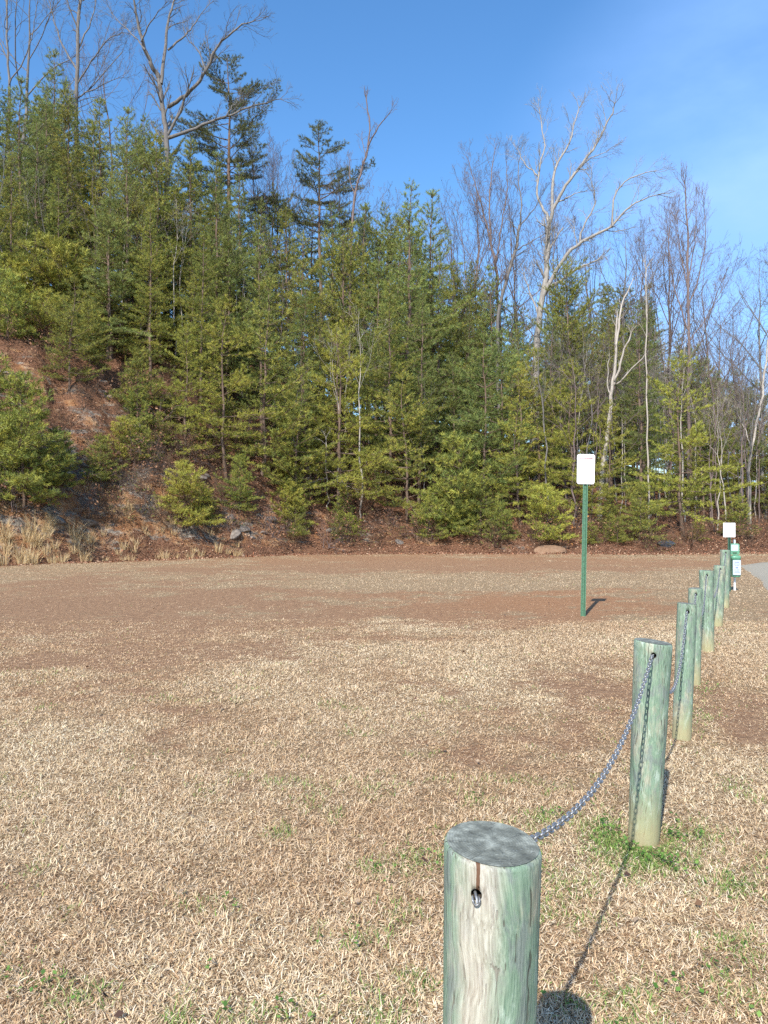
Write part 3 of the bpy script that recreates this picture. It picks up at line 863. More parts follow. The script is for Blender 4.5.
def pine(seed, H, base, wid, lean=0, dens=1.0, cols=GREENS, kind='young', trunk_r=None, nn=20, nl=.135):
    wid = wid * 1.12; dens = dens * (1.05 if 5 < H < 10 else 1.15)
    rg = np.random.default_rng(seed)
    tb = TB(); CC = []; DD = []
    tr = trunk_r or (.018 + .0085 * H)
    zt = np.linspace(-.5, H, 16)
    wob = np.cumsum(rg.normal(0, .045, (16, 2)), 0) * (1 if H > 5 else .4); wob -= wob[0]
    ax = np.stack([wob[:, 0] + lean * zt, wob[:, 1], zt], -1)
    tb.tube(ax, tr * (1 - np.clip(zt, 0, H) / H * .93), 8)
    def axis_at(z): return np.array([np.interp(z, zt, ax[:, 0]), np.interp(z, zt, ax[:, 1]), z])
    # dead stubs under the crown
    if H > 6:
        for k in range(int(base * H * 2.6)):
            z = rg.uniform(.12, max(.15, base)) * H; az = rg.uniform(0, 6.28); L = rg.uniform(.4, 1.5)
            p = axis_at(z); d = np.array([math.cos(az), math.sin(az), rg.uniform(-.2, .2)])
            q = p + d * L * .5; e = q + (d + rg.normal(0, .25, 3)) * L * .5
            tb.tube([p, q, e], [.012, .008, .003], 3)
    z = base * H
    while z < H - .15:
        t = (z - base * H) / (H - base * H)
        if kind == 'young': env = (1 - t ** 1.7) ** .9 * (.7 + .3 * min(1, t * 4 + .3)) * rg.uniform(.6, 1.15)
        elif kind == 'round': env = math.sqrt(max(0, 1 - (2 * t - .75) ** 2 / 1.6)) * .95
        else: env = max(.3, math.sin(math.pi * min(1, t * .72 + .25))) * rg.uniform(.6, 1.1)      # flat topped old pine
        nb = rg.integers(4, 8) if kind != 'old' else rg.integers(2, 4)
        a0 = rg.uniform(0, 6.28)
        for b in range(nb):
            if rg.random() < .2: continue
            az = a0 + b * 6.28 / nb + rg.normal(0, .35)
            L = wid * env * rg.uniform(.4, 1.3) + .12
            if kind == 'young': el = -.12 + .85 * t ** 1.4 + rg.normal(0, .14)
            elif kind == 'round': el = -.1 + 1.0 * t + rg.normal(0, .18)
            else: el = .02 + .35 * t + rg.normal(0, .16)
            nseg = 6
            pts = [axis_at(z)]; d = np.array([math.cos(az) * math.cos(el), math.sin(az) * math.cos(el), math.sin(el)])
            for s in range(nseg):
                d = unit(d + rg.normal(0, .10, 3) + np.array([0, 0, .055]))
                pts.append(pts[-1] + d * L / nseg)
            pts = np.array(pts)
            br = .005 + .0085 * L
            tb.tube(pts, br * np.linspace(1, .25, nseg + 1), 4)
            # twigs
            step = .17 / dens
            s0 = .18 if kind != 'old' else .25
            f = s0 * L + rg.uniform(0, step)
            side = 1
            while f < L:
                u_ = f / L * nseg; k = min(int(u_), nseg - 1); fr = u_ - k
                p = pts[k] * (1 - fr) + pts[k + 1] * fr; bd = unit(pts[k + 1] - pts[k])
                side = -side
                hd = unit(np.cross(bd, np.array([0, 0, 1.]))) * side
                tl = (.20 + .42 * (L - f) ** .8) * rg.uniform(.55, 1.2) * (1 if kind != 'old' else .9)
                tl = min(tl, 1.0)
                td = unit(bd * .75 + hd * rg.uniform(.5, 1.0) + np.array([0, 0, rg.uniform(-.05, .22)]))
                e = p + td * tl
                if tl > .25: tb.tube([p, (p + e) / 2 + rg.normal(0, .02, 3), e], [.007, .005, .003], 3)
                m = max(1, int(tl / .135))
                for q in range(m):
                    CC.append(p + td * tl * (q + .8) / m + rg.normal(0, .035, 3))
                    DD.append(unit(td + rg.normal(0, .35, 3) + np.array([0, 0, .25])))
                f += step * rg.uniform(.7, 1.4)
            CC.append(pts[-1]); DD.append(unit(pts[-1] - pts[-2]))
        z += ((.50 if H > 5 else .38) if kind != 'old' else .48) * rg.uniform(.7, 1.3) * (1 if H > 5 else .65) / max(.75, dens ** .5)
    for k in range(5):
        CC.append(ax[-1] + rg.normal(0, .05, 3) - np.array([0, 0, .08 * k])); DD.append(unit(np.array([rg.normal(0, .3), rg.normal(0, .3), 1])))
    crown = needle_mesh('crown', np.array(CC), np.array(DD), rg, nn, nl, .0130 * nl / .10, cols)
    return tb.mesh('trunk', M_PBARK), crown, H

PROTO = {
    's': [pine(101, 3.2, .06, 1.35, 0, 1.25, GREENS), pine(102, 2.6, .05, 1.2, .05, 1.2, YELG), pine(103, 4.4, .06, 1.7, 0, 1.2, GREENS)],
    'm': [pine(111, 8.0, .10, 2.3, .01, 1.05, GREENS), pine(112, 9.0, .14, 2.5, -.02, 1.0, YELG), pine(113, 7.5, .08, 2.2, 0, 1.1, BLUEG)],
    'l': [pine(121, 13.5, .10, 2.6, .01, 1.0, GREENS), pine(122, 14.5, .14, 2.3, -.01, .95, BLUEG), pine(123, 15, .28, 2.6, .012, .95, GREENS, 'round'), pine(124, 13, .12, 2.3, 0, .95, BLUEG), pine(125, 14, .10, 2.7, 0, 1, GREENS)],
    'old': [pine(131, 19, .50, 3.7, .0, 1.8, DARKG, 'old', .24), pine(132, 18, .62, 2.9, .0, 1.7, DARKG, 'old', .2)],
}
LITE = {  # thinner back-row versions of the tall ones
}
TREES = []
def place_tree(proto, x, y, H, rz, name, cat, label, group, tname='trunk', cname='crown', zoff=-.05, tilt=0):
    s = H / proto[2]
    r = empty(name, (x, y, hz(x, y) + zoff), rz)
    r.rotation_euler = (tilt, 0, rz); r.scale = (s, s, s)
    tag(r, label, cat, group)
    a = bpy.data.objects.new(tname, proto[0]); COL.objects.link(a); a.parent = r
    if proto[1]:
        b = bpy.data.objects.new(cname, proto[1]); COL.objects.link(b); b.parent = r
    return r

SKX = [-250, 0, 50, 100, 150, 200, 250, 280, 320, 350, 400, 430, 460, 500, 540, 600, 640, 680, 720, 768, 1000]
SKY = [60, 72, 62, 95, 108, 150, 175, 185, 190, 175, 190, 205, 250, 262, 290, 258, 262, 320, 350, 385, 400]
def zone(px, row):
    if px < 215: z = 'above the bare clay bank at left'
    elif px < 420: z = 'in the thick wood left of centre'
    elif px < 600: z = 'on the rise behind the tall white sign'
    else: z = 'in the open wood beyond the far posts'
    k = ['low yellow green front pine', 'mid height green pine', 'tall dense green pine', 'tall skyline pine', 'half hidden rear pine', 'half hidden rear pine', 'half hidden rear pine'][row]
    return k + ' ' + z
npine = 0
for row, (smin, smax, step, lo, hi) in enumerate([(1.2, 3.0, 2.5, .42, .72), (4, 7, 2.1, .22, .42), (8.5, 12.5, 2.0, .04, .2), (14.5, 19, 2.1, -.02, .06), (21, 30, 2.3, 0, .08), (33, 46, 2.2, .02, .15), (50, 66, 1.7, .0, .4)]):
    xx = -40.0
    while xx < 46:
        xx += step * rnd.uniform(.7, 1.3)
        s = rnd.uniform(smin, smax)
        x = xx
        RRx = float(np.interp(x, BX, BR))
        lefty = 384 + F * x / (float(edge(np.array([x]))[0]) + s) < 195
        if lefty: s += RRx * .92 - (.8 if row else 3.6)
        y = float(edge(np.array([x]))[0]) + s
        if y < 12: continue
        px = 384 + F * x / y
        if px < -180 or px > 900: continue
        if px > 590 and rnd.random() < (.5 if row < 2 else .3 if row < 3 else 0): continue
        if row == 0 and rnd.random() < .12: continue
        if row == 6 and px < 400: continue
        z = hz(x, y)
        sky = float(np.interp(px, SKX, SKY)) + rnd.uniform(0, 26)
        f = rnd.uniform(lo, hi)
        if lefty and row < 2: f = rnd.uniform(.42, .62) if row == 0 else rnd.uniform(.2, .4)
        ty = sky + (500 - sky) * f
        H = (524 - ty) / F * y + CAMH - z
        H = max(3.0, min(H, 21))
        kind = 's' if H < 5.2 else 'm' if H < 10.8 else 'l'
        pr = rnd.choice(PROTO[kind])
        if kind == 'l' and rnd.random() < .4: pr = PROTO['l'][rnd.choice([1, 3])]
        lab = zone(px, row)
        place_tree(pr, x, y, H, rnd.uniform(0, 6.28), 'pine_tree', 'pine tree', lab, lab + 's')
        npine += 1
# named pines
def special(px, top, d, proto, label, rz=0, name='pine_tree'):
    x = P(px, 500, d).x; H = P(px, top, d).z - hz(x, d)
    return place_tree(proto, x, d, H, rz, name, 'pine tree', label, 'single pines that stand out', )
special(228, 52, 56, PROTO['old'][0], 'dark flat layered old pine right of the big bare tree at top left', 2.2)
special(322, 126, 58, PROTO['old'][1], 'round topped sparse pine poking above the wood left of the leaning snag', .5)
special(55, 52, 50, PROTO['l'][3], 'loose blue green pine top beside the bare trees in the far top left', 1)
for (px_, tp_, d_, k_) in [(-15, 66, 46, 0), (14, 76, 44, 3), (40, 84, 47, 1), (72, 88, 45, 4), (98, 100, 47, 0), (122, 106, 44, 3), (140, 112, 48, 1), (160, 130, 45, 4), (188, 140, 47, 0), (212, 150, 45, 3), (242, 165, 49, 1), (5, 150, 40, 4), (60, 170, 41, 0), (110, 185, 41, 3), (150, 200, 41, 4), (200, 230, 41, 0), (-40, 120, 42, 0)]:
    special(px_, tp_, d_, PROTO['l'][k_], 'tall dense green pine packed along the top left skyline', px_ * .7)['group'] = 'tall dense pines at the top left'
special(408, 182, 47, PROTO['l'][1], 'narrow spire topped pine left of centre right of the snag', 1.5)
special(428, 190, 50, PROTO['l'][3], 'second narrow spire pine just right of the other spire', 3)
special(572, 262, 50, PROTO['l'][2], 'broad green pine under the long limb of the tall bare tree', 2)
special(640, 300, 44, PROTO['l'][1], 'green pine directly behind the thin pale pole trunk at right', 4)
special(684, 352, 41, PROTO['m'][1], 'olive pine with dark double trunk at the wood edge near the far posts', 1)
special(610, 400, 41.5, PROTO['m'][1], 'yellowish pine right behind the white sign panel', 1.7)
special(760, 380, 52, PROTO['m'][2], 'blue green pine at the right edge of the photo behind the road', 1.7)
# bushes on the bank
for (px, py, Hh, k, sfrac, lab) in [(22, 530, 5.2, 2, 1.4, 'large bright green young pine bush at the left edge over the tall dry grass'),
                              (8, 400, 3.4, 0, 8.2, 'dark pine bush high on the crest of the bank at the left edge'),
                              (42, 400, 3.0, 1, 8.8, 'pine bush high on the bank crest, just right of the one at the left edge'),
                              (88, 400, 3.2, 2, 7.6, 'pine bush on the upper clay bank under the tall dense pines'),
                              (-20, 520, 4.6, 0, 2.2, 'young pine bush cut by the left edge of the photo'),
                              (60, 520, 2.6, 0, 1.8, 'low green pine bush right of the large one on the clay bank'),
                              (185, 528, 3.0, 1, 1.0, 'upright yellow green pine bush in the middle of the bare bank'),
                              (140, 500, 2.2, 0, 3.2, 'small pine bush halfway up the bare bank'),
                              (125, 495, 2.0, 1, 3.6, 'tiny yellow green pine bush on the clay slope near the rocks'),
                              (240, 500, 2.8, 2, 2.0, 'spreading pine bush above the grey rocks'),
                              (295, 525, 2.0, 0, 1.0, 'dull green low pine bush left of the dead white snag'),
                              (480, 530, 3.2, 0, 1.2, 'round low pine at the wood foot left of the tall sign'),
                              (548, 530, 3.0, 1, 1.2, 'yellow green sapling pine just left of the tall signpost'),
                              (640, 530, 3.0, 2, 1.4, 'low sapling pine between the tall sign and the posts'),
                              (740, 500, 2.4, 0, 3.0, 'low sapling pine behind the small square sign')]:
    u_ = (px - 384) / F
    y = 30.0
    for _ in range(30): y = float(edge(np.array([u_ * y]))[0]) * .5 + y * .5
    y += sfrac; x = u_ * y
    place_tree(PROTO['s'][k], x, y, Hh, rnd.uniform(0, 6.28), 'pine_bush', 'pine bush', lab, 'young pine bushes along the foot of the bank')

for k in range(24):
    left = k < 10
    px = rnd.uniform(70, 330) if left else rnd.uniform(230, 780)
    u_ = (px - 384) / F; y = 30.0
    for _ in range(30): y = float(edge(np.array([u_ * y]))[0]) * .5 + y * .5
    y += rnd.uniform(1.5, 6.5) if left else rnd.uniform(.7, 3.0); x = u_ * y
    lab = 'scrubby low young pine scattered over the left bank' if left else 'scrubby low young pine hugging the foot of the wood'
    place_tree(PROTO['s'][rnd.choice([0, 0, 2, 1])], x, y, rnd.uniform(1.0, 2.4), rnd.uniform(0, 6.28), 'pine_bush', 'pine bush', lab, lab + ' group')

# ------------------------------------------------------------------ bare trees
def grow(tb, p, d, L, r, lev, rg, up=.05, wand=.13, nchild=(6, 5, 4, 3), ang=(.5, .9), ratio=.5, minr=.0055):
    nseg = 6 if lev == 0 else 5 if lev == 1 else 4 if lev == 2 else 3
    pts = [np.array(p, float)]; d = unit(np.array(d, float)); ds = [d]
    for s in range(nseg):
        d = unit(d + rg.normal(0, wand, 3) + np.array([0, 0, up])); ds.append(d)
        pts.append(pts[-1] + d * L / nseg)
    pts = np.array(pts)
    rr = np.maximum(r * np.linspace(1, .35, nseg + 1), minr * .7)
    tb.tube(pts, rr, 5 if r > .05 else 4 if r > .02 else 3)
    if lev >= len(nchild): return
    n = nchild[lev]
    for k in range(n):
        f = .25 + .72 * (k + rg.uniform(.1, .9)) / n
        u_ = f * nseg; i = min(int(u_), nseg - 1); fr = u_ - i
        q = pts[i] * (1 - fr) + pts[i + 1] * fr; bd = ds[i + 1]
        perp = unit(np.cross(bd, rg.normal(0, 1, 3))); a = rg.uniform(*ang)
        cd = bd * math.cos(a) + perp * math.sin(a)
        grow(tb, q, cd, L * ratio * rg.uniform(.7, 1.25) * (1.15 - .5 * f), max(minr, rr[i] * .55), lev + 1, rg, up, wand * 1.1, nchild, ang, ratio, minr)

def bare_proto(seed, H, mat, spread=.5, fork=.4, nb=12, tr=None, up=.08, nchild=(5, 4, 3)):
    rg = np.random.default_rng(seed); tb = TB()
    zt = np.linspace(-.5, H, 14); w = np.cumsum(rg.normal(0, .09, (14, 2)), 0); w -= w[0]
    ax = np.stack([w[:, 0], w[:, 1], zt], -1); r0 = tr or (.02 + .0075 * H)
    rad = np.maximum(r0 * (1 - np.clip(zt, 0, H) / H) ** .8, .008)
    tb.tube(ax, rad, 8)
    for k in range(nb):
        t = fork + (1 - fork) * (k + rg.uniform(0, 1)) / nb * .97
        z = t * H; p = np.array([np.interp(z, zt, ax[:, 0]), np.interp(z, zt, ax[:, 1]), z]); az = k * 2.4 + rg.normal(0, .4)
        a = spread * rg.uniform(.7, 1.3)
        d = np.array([math.cos(az) * math.sin(a), math.sin(az) * math.sin(a), math.cos(a)])
        grow(tb, p, d, H * (1 - t) * .62 + H * .075, float(np.interp(z, zt, rad)) * .55, 0, rg, up, .12, nchild, (.4, .8), .5)
    return tb.mesh('trunk', mat), None, H
BARE_P = [bare_proto(201, 16, M_GBARK, .45, .45), bare_proto(202, 17, M_GBARK, .75, .4, 10), bare_proto(203, 15, M_RTWIG, .35, .3, 18, .10),
          bare_proto(204, 14, M_RTWIG, .6, .35, 14, .09), bare_proto(205, 13, M_WBARK, .55, .5, 9, .08)]
THIN_P = [bare_proto(211, 11, M_WBARK, .6, .55, 7, .055, .05, (3, 2)), bare_proto(212, 10, M_GBARK, .7, .4, 9, .05, .04, (3, 3)), bare_proto(213, 9, M_RTWIG, .8, .3, 10, .045, .02, (4, 3))]

def zone2(px):
    return ('at the top of the wood at left' if px < 330 else 'rising behind the centre of the wood' if px < 580 else 'crowding the right side skyline')
# background bare trees reaching above the pines
for (px, top, d, k) in [(-60, -30, 56, 0), (20, -40, 55, 1), (105, 40, 58, 3), (255, 130, 60, 3), (270, 150, 57, 2), (290, 165, 59, 3), (335, 170, 60, 2), (380, 200, 60, 3),
                        (455, 215, 60, 3), (480, 175, 57, 2), (515, 190, 60, 3), (560, 200, 62, 2), (590, 230, 60, 3), (625, 225, 56, 1), (648, 235, 58, 2), (665, 215, 57, 2),
                        (705, 255, 55, 3), (722, 290, 54, 3), (735, 320, 60, 2), (765, 262, 52, 1), (790, 250, 50, 0), (850, 240, 50, 1), (640, 300, 50, 3), (672, 330, 48, 3), (700, 350, 50, 2), (500, 240, 55, 3), (440, 260, 62, 2),
                        (712, 330, 46, 3), (748, 380, 46, 3), (755, 350, 60, 3), (725, 400, 44, 4), (600, 300, 58, 3), (540, 300, 60, 3)]:
    x = P(px, 500, d).x; H = P(px, top, d).z - hz(x, d)
    lab = ['grey branched bare tree', 'wide spreading grey bare tree', 'upright twiggy reddish bare tree', 'bushy purplish bare treetop', 'pale slim bare tree'][k] + ' ' + zone2(px)
    place_tree(BARE_P[k], x, d, H, rnd.uniform(0, 6.28), 'bare_tree', 'bare tree', lab, lab + 's')
# slim trunks inside the wood
for k in range(120):
    px = rnd.uniform(-60, 840) if k % 2 else rnd.uniform(560, 830)
    u_ = (px - 384) / F; y = 30.
    for _ in range(30): y = float(edge(np.array([u_ * y]))[0]) * .5 + y * .5
    y += rnd.uniform(2.5, 15) + (8 if px < 215 else 0); x = u_ * y
    H = rnd.uniform(7, 12); kk = rnd.choice([0, 0, 1, 1, 2])
    lab = ['thin pale trunk', 'thin grey leafless tree', 'thin brown twiggy tree'][kk] + (' among the pines above the bare bank' if px < 215 else ' among the pines left of the tall sign' if px < 580 else ' in the open right part of the wood')
    place_tree(THIN_P[kk], x, y, H, rnd.uniform(0, 6.28), 'slim_tree', 'slim tree', lab, lab + 's', tilt=rnd.uniform(-.06, .06))

def hero(name, label, base_px, d, r0, limbs, mat, seed, nch=(5, 4, 3), tw=1.0, up=.06, leaf_lim=True, every=.55):
    """a tree whose main limbs follow the photographed ones; each limb bends in depth and carries real twigs"""
    rg = np.random.default_rng(seed)
    x0 = P(base_px, 500, d).x; z0 = hz(x0, d)
    root = empty(name, (x0, d, z0 - .05)); tag(root, label, 'bare tree')
    o = np.array([x0, d, z0 - .05])
    tb = TB(); lb = TB()
    for li, (pts, r1, r2, dep) in enumerate(limbs):
        n = len(pts)
        W = []
        for k, (a, b) in enumerate(pts):
            dd = d + dep[0] + (dep[1] - dep[0]) * k / (n - 1)
            W.append(np.array(P(a, b, dd)) - o)
        if li == 0: W = [np.array([0., 0, -.4])] + W
        W = np.array(W)
        # smooth densify
        m = 4 * (len(W) - 1) + 1; t = np.linspace(0, len(W) - 1, m)
        Q = np.stack([np.interp(t, np.arange(len(W)), W[:, j]) for j in range(3)], -1)
        Q[1:-1] = (Q[:-2] + Q[1:-1] * 2 + Q[2:]) / 4; Q[1:-1] = (Q[:-2] + Q[1:-1] * 2 + Q[2:]) / 4
        Q[1:-1] += rg.normal(0, .035, (m - 2, 3))
        rad = np.linspace(r1, r2, m)
        (tb if li == 0 else lb).tube(Q, rad, 8 if r1 > .06 else 5)
        # twigs
        seg = np.linalg.norm(np.diff(Q, axis=0), axis=1); al = np.concatenate([[0], np.cumsum(seg)])
        s = al[-1] * (.35 if li else .75)
        while s < al[-1]:
            p = np.array([np.interp(s, al, Q[:, j]) for j in range(3)]); k = min(int(np.searchsorted(al, s)), m - 1); bd = unit(Q[k] - Q[k - 1])
            perp = unit(np.cross(bd, rg.normal(0, 1, 3))); a = rg.uniform(.4, .95)
            Lt = rg.uniform(1.0, 2.5) * tw
            grow(lb, p, bd * math.cos(a) + perp * math.sin(a) + np.array([0, 0, .15]), Lt, max(.012, float(np.interp(s, al, rad)) * .42), 1, rg, up, .16, (0,) + nch, (.35, .85), .52)
            s += every * rg.uniform(.5, 1.5)
        if r2 < .06:
            for q in range(3):
                grow(lb, Q[-1], unit(Q[-1] - Q[-2]) + rg.normal(0, .3, 3), 1.5 * tw, r2 * .8, 1, rg, up, .16, (0,) + nch, (.35, .8), .52)
    link('trunk', tb.mesh('trunk', mat), root)
    link('limbs', lb.mesh('limbs', mat), root)
    return root

hero('bare_tree', 'big forked bare grey tree at top left whose top leaves the photo', 166, 50, .26, [
    ([(168, 220), (167, 141), (164, 112), (158.6, 78)], .19, .14, (0, 0)),
    ([(158.6, 78), (152, 65), (141.7, 44), (136.5, 16), (134, 0), (126, -45)], .16, .03, (0, -2)),
    ([(161, 84), (165, 52), (168, 21), (175.5, 0), (184, -50)], .13, .03, (0, 1.5)),
    ([(168, 107), (186, 96), (204, 75.5), (217, 47), (238, 26), (254, 21)], .13, .03, (0, -2.5)),
    ([(167, 136), (183, 104), (188.5, 88)], .10, .05, (0, -1)),
    ([(168, 138), (196, 128), (225, 117), (256, 104), (280, 99)], .12, .025, (0, -1.5)),
    ([(206, 74), (200, 52), (186, 36)], .06, .025, (-1, -.3)),
    ([(141, 42), (150, 22), (162, 8)], .06, .02, (-1, -2)),
    ([(168, 50), (186, 36), (196, 22), (206, 8)], .07, .02, (1, 2)),
    ([(225, 117), (232, 106), (240, 100)], .04, .02, (-1, -.5)),
    ([(145, 50), (128, 30), (112, 14)], .05, .02, (-1, 1))], M_GBARK, 301, (5, 4), .85, .05, True, .42)
hero('bare_tree', 'tall pale bare tree with a long limb reaching right above the wood', 536, 52, .28, [
    ([(535, 400), (537, 341), (540, 311.5), (547, 269.6), (549, 225)], .26, .16, (0, 0)),
    ([(549, 225), (553, 210), (562, 192), (579, 168), (597, 144), (611.6, 114), (614.6, 104)], .14, .03, (0, -2)),
    ([(552, 212), (553, 168), (570, 144), (579, 108)], .11, .03, (0, 1.5)),
    ([(549, 225), (547, 215), (537, 201), (538, 174), (546, 147), (540, 114)], .11, .03, (0, 1)),
    ([(543, 297), (561, 260.6), (582, 240), (611.6, 228), (629.6, 204), (656.6, 195)], .15, .03, (0, -3)),
    ([(613, 226), (611.6, 201), (623.6, 180), (653.6, 171)], .07, .025, (-2, -2.5)),
    ([(545, 292), (579, 266.6), (596.6, 260.6)], .11, .04, (0, -1)),
    ([(580, 242), (584, 225), (597, 201), (591, 180)], .07, .025, (-1, -1.6)),
    ([(558, 202), (570, 196), (580, 192)], .06, .02, (0, -1)),
    ([(538, 176), (525, 165), (518, 150)], .06, .02, (1, 2)),
    ([(579, 168), (590, 158), (606, 152)], .05, .02, (-1, -2)),
    ([(541, 320), (531, 296), (524, 275)], .08, .03, (0, 1.5))], M_SBARK, 302, (5, 4), .8, .05, True, .38)
hero('bare_tree', 'bare grey tree with a knobbly leaning trunk just left of the tall pale one', 500, 53, .17, [
    ([(497, 330), (501, 293.6), (516, 251.7), (520, 225)], .13, .09, (0, 0)),
    ([(520, 225), (534, 210), (541, 196)], .05, .02, (0, -1)),
    ([(520, 226), (522, 200), (517, 175), (521, 150)], .06, .02, (0, 1)),
    ([(516, 251), (530, 242), (544, 234)], .05, .02, (0, -1))], M_GBARK, 303, (5, 4), .7, .06, True, .5)
hero('bare_tree', 'fan shaped bare tree left of the knobbly one, fine upright twigs', 497, 55, .17, [
    ([(498, 330), (498, 275.6), (492, 250)], .12, .09, (0, 0)),
    ([(492, 250), (487, 225), (477, 189), (468, 159)], .08, .02, (0, -1)),
    ([(491, 245), (489, 189), (495, 150)], .07, .02, (0, 1)),
    ([(496, 262), (502, 225), (508, 185), (506, 160)], .06, .02, (0, -.5)),
    ([(490, 235), (478, 212), (470, 190)], .04, .02, (0, 1.5))], M_RTWIG, 304, (5, 3), .8, .1, True, .45)
hero('dead_tree', 'leaning broken topped snag with a crooked upper limb against blue sky', 351, 51, .16, [
    ([(350, 260), (354, 197), (360, 174), (368, 150), (370, 123), (366, 97.6)], .10, .035, (0, 0)),
    ([(368, 147), (378, 126), (391, 111)], .06, .02, (0, -1)),
    ([(360, 172), (366, 160), (362, 140)], .04, .02, (0, 1)),
    ([(355, 196), (349, 176), (350, 160)], .04, .02, (0, 1))], M_RTWIG, 305, (3, 2), .5, .05, True, .6)
hero('dead_tree', 'bleached white dead tree with broken stubs left of the thin pole trunk', 600, 44, .14, [
    ([(601, 480), (609, 427), (611, 397.5), (615, 364), (616, 343), (617, 318)], .15, .05, (0, 0)),
    ([(613, 385), (616, 377), (624.6, 347.5), (631, 333)], .09, .03, (0, -.8)),
    ([(616, 345), (620, 310), (627, 292), (633, 279)], .07, .02, (0, .6)),
    ([(617, 384), (622.5, 379), (643, 358)], .06, .03, (0, -1)),
    ([(611, 400), (607, 380), (609, 360)], .05, .02, (0, .6))], M_WBARK, 306, (2, 1), .35, .02, True, 1.0)
hero('bare_tree', 'straight tall pale trunk with upswept fine twigs above the far posts', 688, 47, .16, [
    ([(688, 480), (688, 414), (688, 292), (687.6, 231), (685, 185)], .14, .035, (0, 0)),
    ([(688, 330), (674, 290), (668, 250), (670, 215)], .05, .015, (0, 1)),
    ([(688, 310), (700, 275), (706, 240), (704, 205)], .05, .015, (0, -1)),
    ([(688, 290), (680, 255), (677, 215)], .045, .015, (0, 1.3)),
    ([(688, 280), (696, 245), (696, 205)], .045, .015, (0, 1)),
    ([(687, 345), (706, 318), (722, 290)], .045, .015, (0, 1))], M_RTWIG, 307, (5, 3), .75, .16, True, .35)
hero('slim_tree', 'thin straight pale pole trunk rising right of the white sign', 648, 41.5, .07, [
    ([(649, 500), (647, 420), (646, 330), (646, 270)], .06, .03, (0, 0))], M_WBARK, 308, (2, 2), .6, .1, True, .6)
hero('slim_tree', 'pale leaning trunk at the right edge of the wood', 752, 44, .09, [
    ([(748, 470), (756, 425), (764, 385), (768, 340)], .08, .05, (0, 0)),
    ([(752, 450), (745, 430), (738, 415)], .04, .02, (0, .6))], M_WBARK, 309, (3, 2), .6, .1, True, .8)
hero('bare_tree', 'tall straight bare tree filling the upper left corner', 78, 52, .2, [
    ([(76, 140), (77, 90), (78, 40), (80, -10), (82, -60)], .17, .08, (0, 0)),
    ([(77, 85), (92, 60), (106, 40), (122, 32)], .06, .02, (0, -1.5)),
    ([(77, 70), (62, 45), (52, 15), (46, -10)], .07, .02, (0, 1)),
    ([(78, 50), (92, 20), (98, -10)], .06, .02, (0, 1)),
    ([(76, 98), (95, 88), (118, 78)], .05, .02, (0, -1)),
    ([(78, 30), (68, 5), (62, -30)], .06, .02, (0, -1))], M_GBARK, 310, (5, 4), .8, .06, True, .42)
hero('bare_tree', 'slim bare tree at the very left edge above the pines', 8, 52, .14, [
    ([(8, 140), (10, 90), (6, 40), (8, -40)], .12, .05, (0, 0)),
    ([(9, 85), (24, 60), (34, 30), (38, 0)], .05, .02, (0, -1)),
    ([(8, 60), (-6, 30), (-12, 0)], .05, .02, (0, 1))], M_GBARK, 311, (4, 3), .8, .06, True, .6)
hero('dead_tree', 'short bleached snag with bent side branches at the foot of the wood, centre left', 327, 41.3, .05, [
    ([(328, 508), (327, 480), (326, 438)], .05, .02, (0, 0)),
    ([(327, 478), (312, 482), (298, 492)], .03, .015, (0, -.8)),
    ([(326, 462), (316, 470), (308, 478)], .025, .012, (0, .5)),
    ([(327, 470), (338, 476), (346, 486)], .025, .012, (0, -.5))], M_WBARK, 312, (2, 2), .4, 0, True, .4)

# ------------------------------------------------------------------ brush at the foot of the wood
def shrub(seed, H, n, mat, leaf=None):
    rg = np.random.default_rng(seed); tb = TB(); CC = []
    for k in range(n):
        az = rg.uniform(0, 6.28); a = rg.uniform(.1, 1.0)
        d = np.array([math.cos(az) * math.sin(a), math.sin(az) * math.sin(a), math.cos(a)])
        grow(tb, rg.normal(0, .12, 3) * [1, 1, 0], d, H * rg.uniform(.5, 1), .010, 1, rg, -.02, .2, (0, 5, 3), (.4, 1.0), .5, .004)
    for v in tb.V[::3]:
        CC.append(v[-1])
    crown = None
    if leaf is not None:
        C = np.array(CC); m = len(C) * 2; C = np.repeat(C, 2, 0) + rg.normal(0, .06, (m, 3)); C[:, 2] = np.abs(C[:, 2])
        a = rg.normal(0, 1, (m, 3)); a /= np.linalg.norm(a, axis=1)[:, None]; b = np.cross(a, rg.normal(0, 1, (m, 3))); b /= np.linalg.norm(b, axis=1)[:, None]
        L = (.03 + .03 * rg.random(m))[:, None]
        V = np.stack([C - a * L, C + b * L * .5, C + a * L, C - b * L * .5], 1).reshape(-1, 3)
        c = leaf[rg.integers(0, len(leaf), m)] * (.7 + .6 * rg.random(m))[:, None]
        crown = mk_mesh('leaves', V, np.arange(m)[:, None] * 4 + np.array([[0, 1, 2, 3]]), None, {'col': np.repeat(c, 4, 0)}, False, [M_LITTER])
    return tb.mesh('stems', mat), crown, H
BROWNL = np.array([(.22, .11, .06), (.30, .17, .10), (.16, .08, .05)])
OLIVEL = np.array([(.10, .12, .03), (.16, .16, .05), (.20, .14, .05)])
ORANGEL = np.array([(.42, .20, .06), (.36, .16, .05), (.30, .22, .06)])
SHR = [shrub(401, 1.3, 9, M_BTWIG, BROWNL), shrub(402, 1.6, 8, M_BTWIG, None), shrub(403, 1.4, 9, M_BTWIG, OLIVEL), shrub(404, 1.1, 8, M_RTWIG, BROWNL), shrub(405, 2.0, 9, M_BTWIG, ORANGEL)]
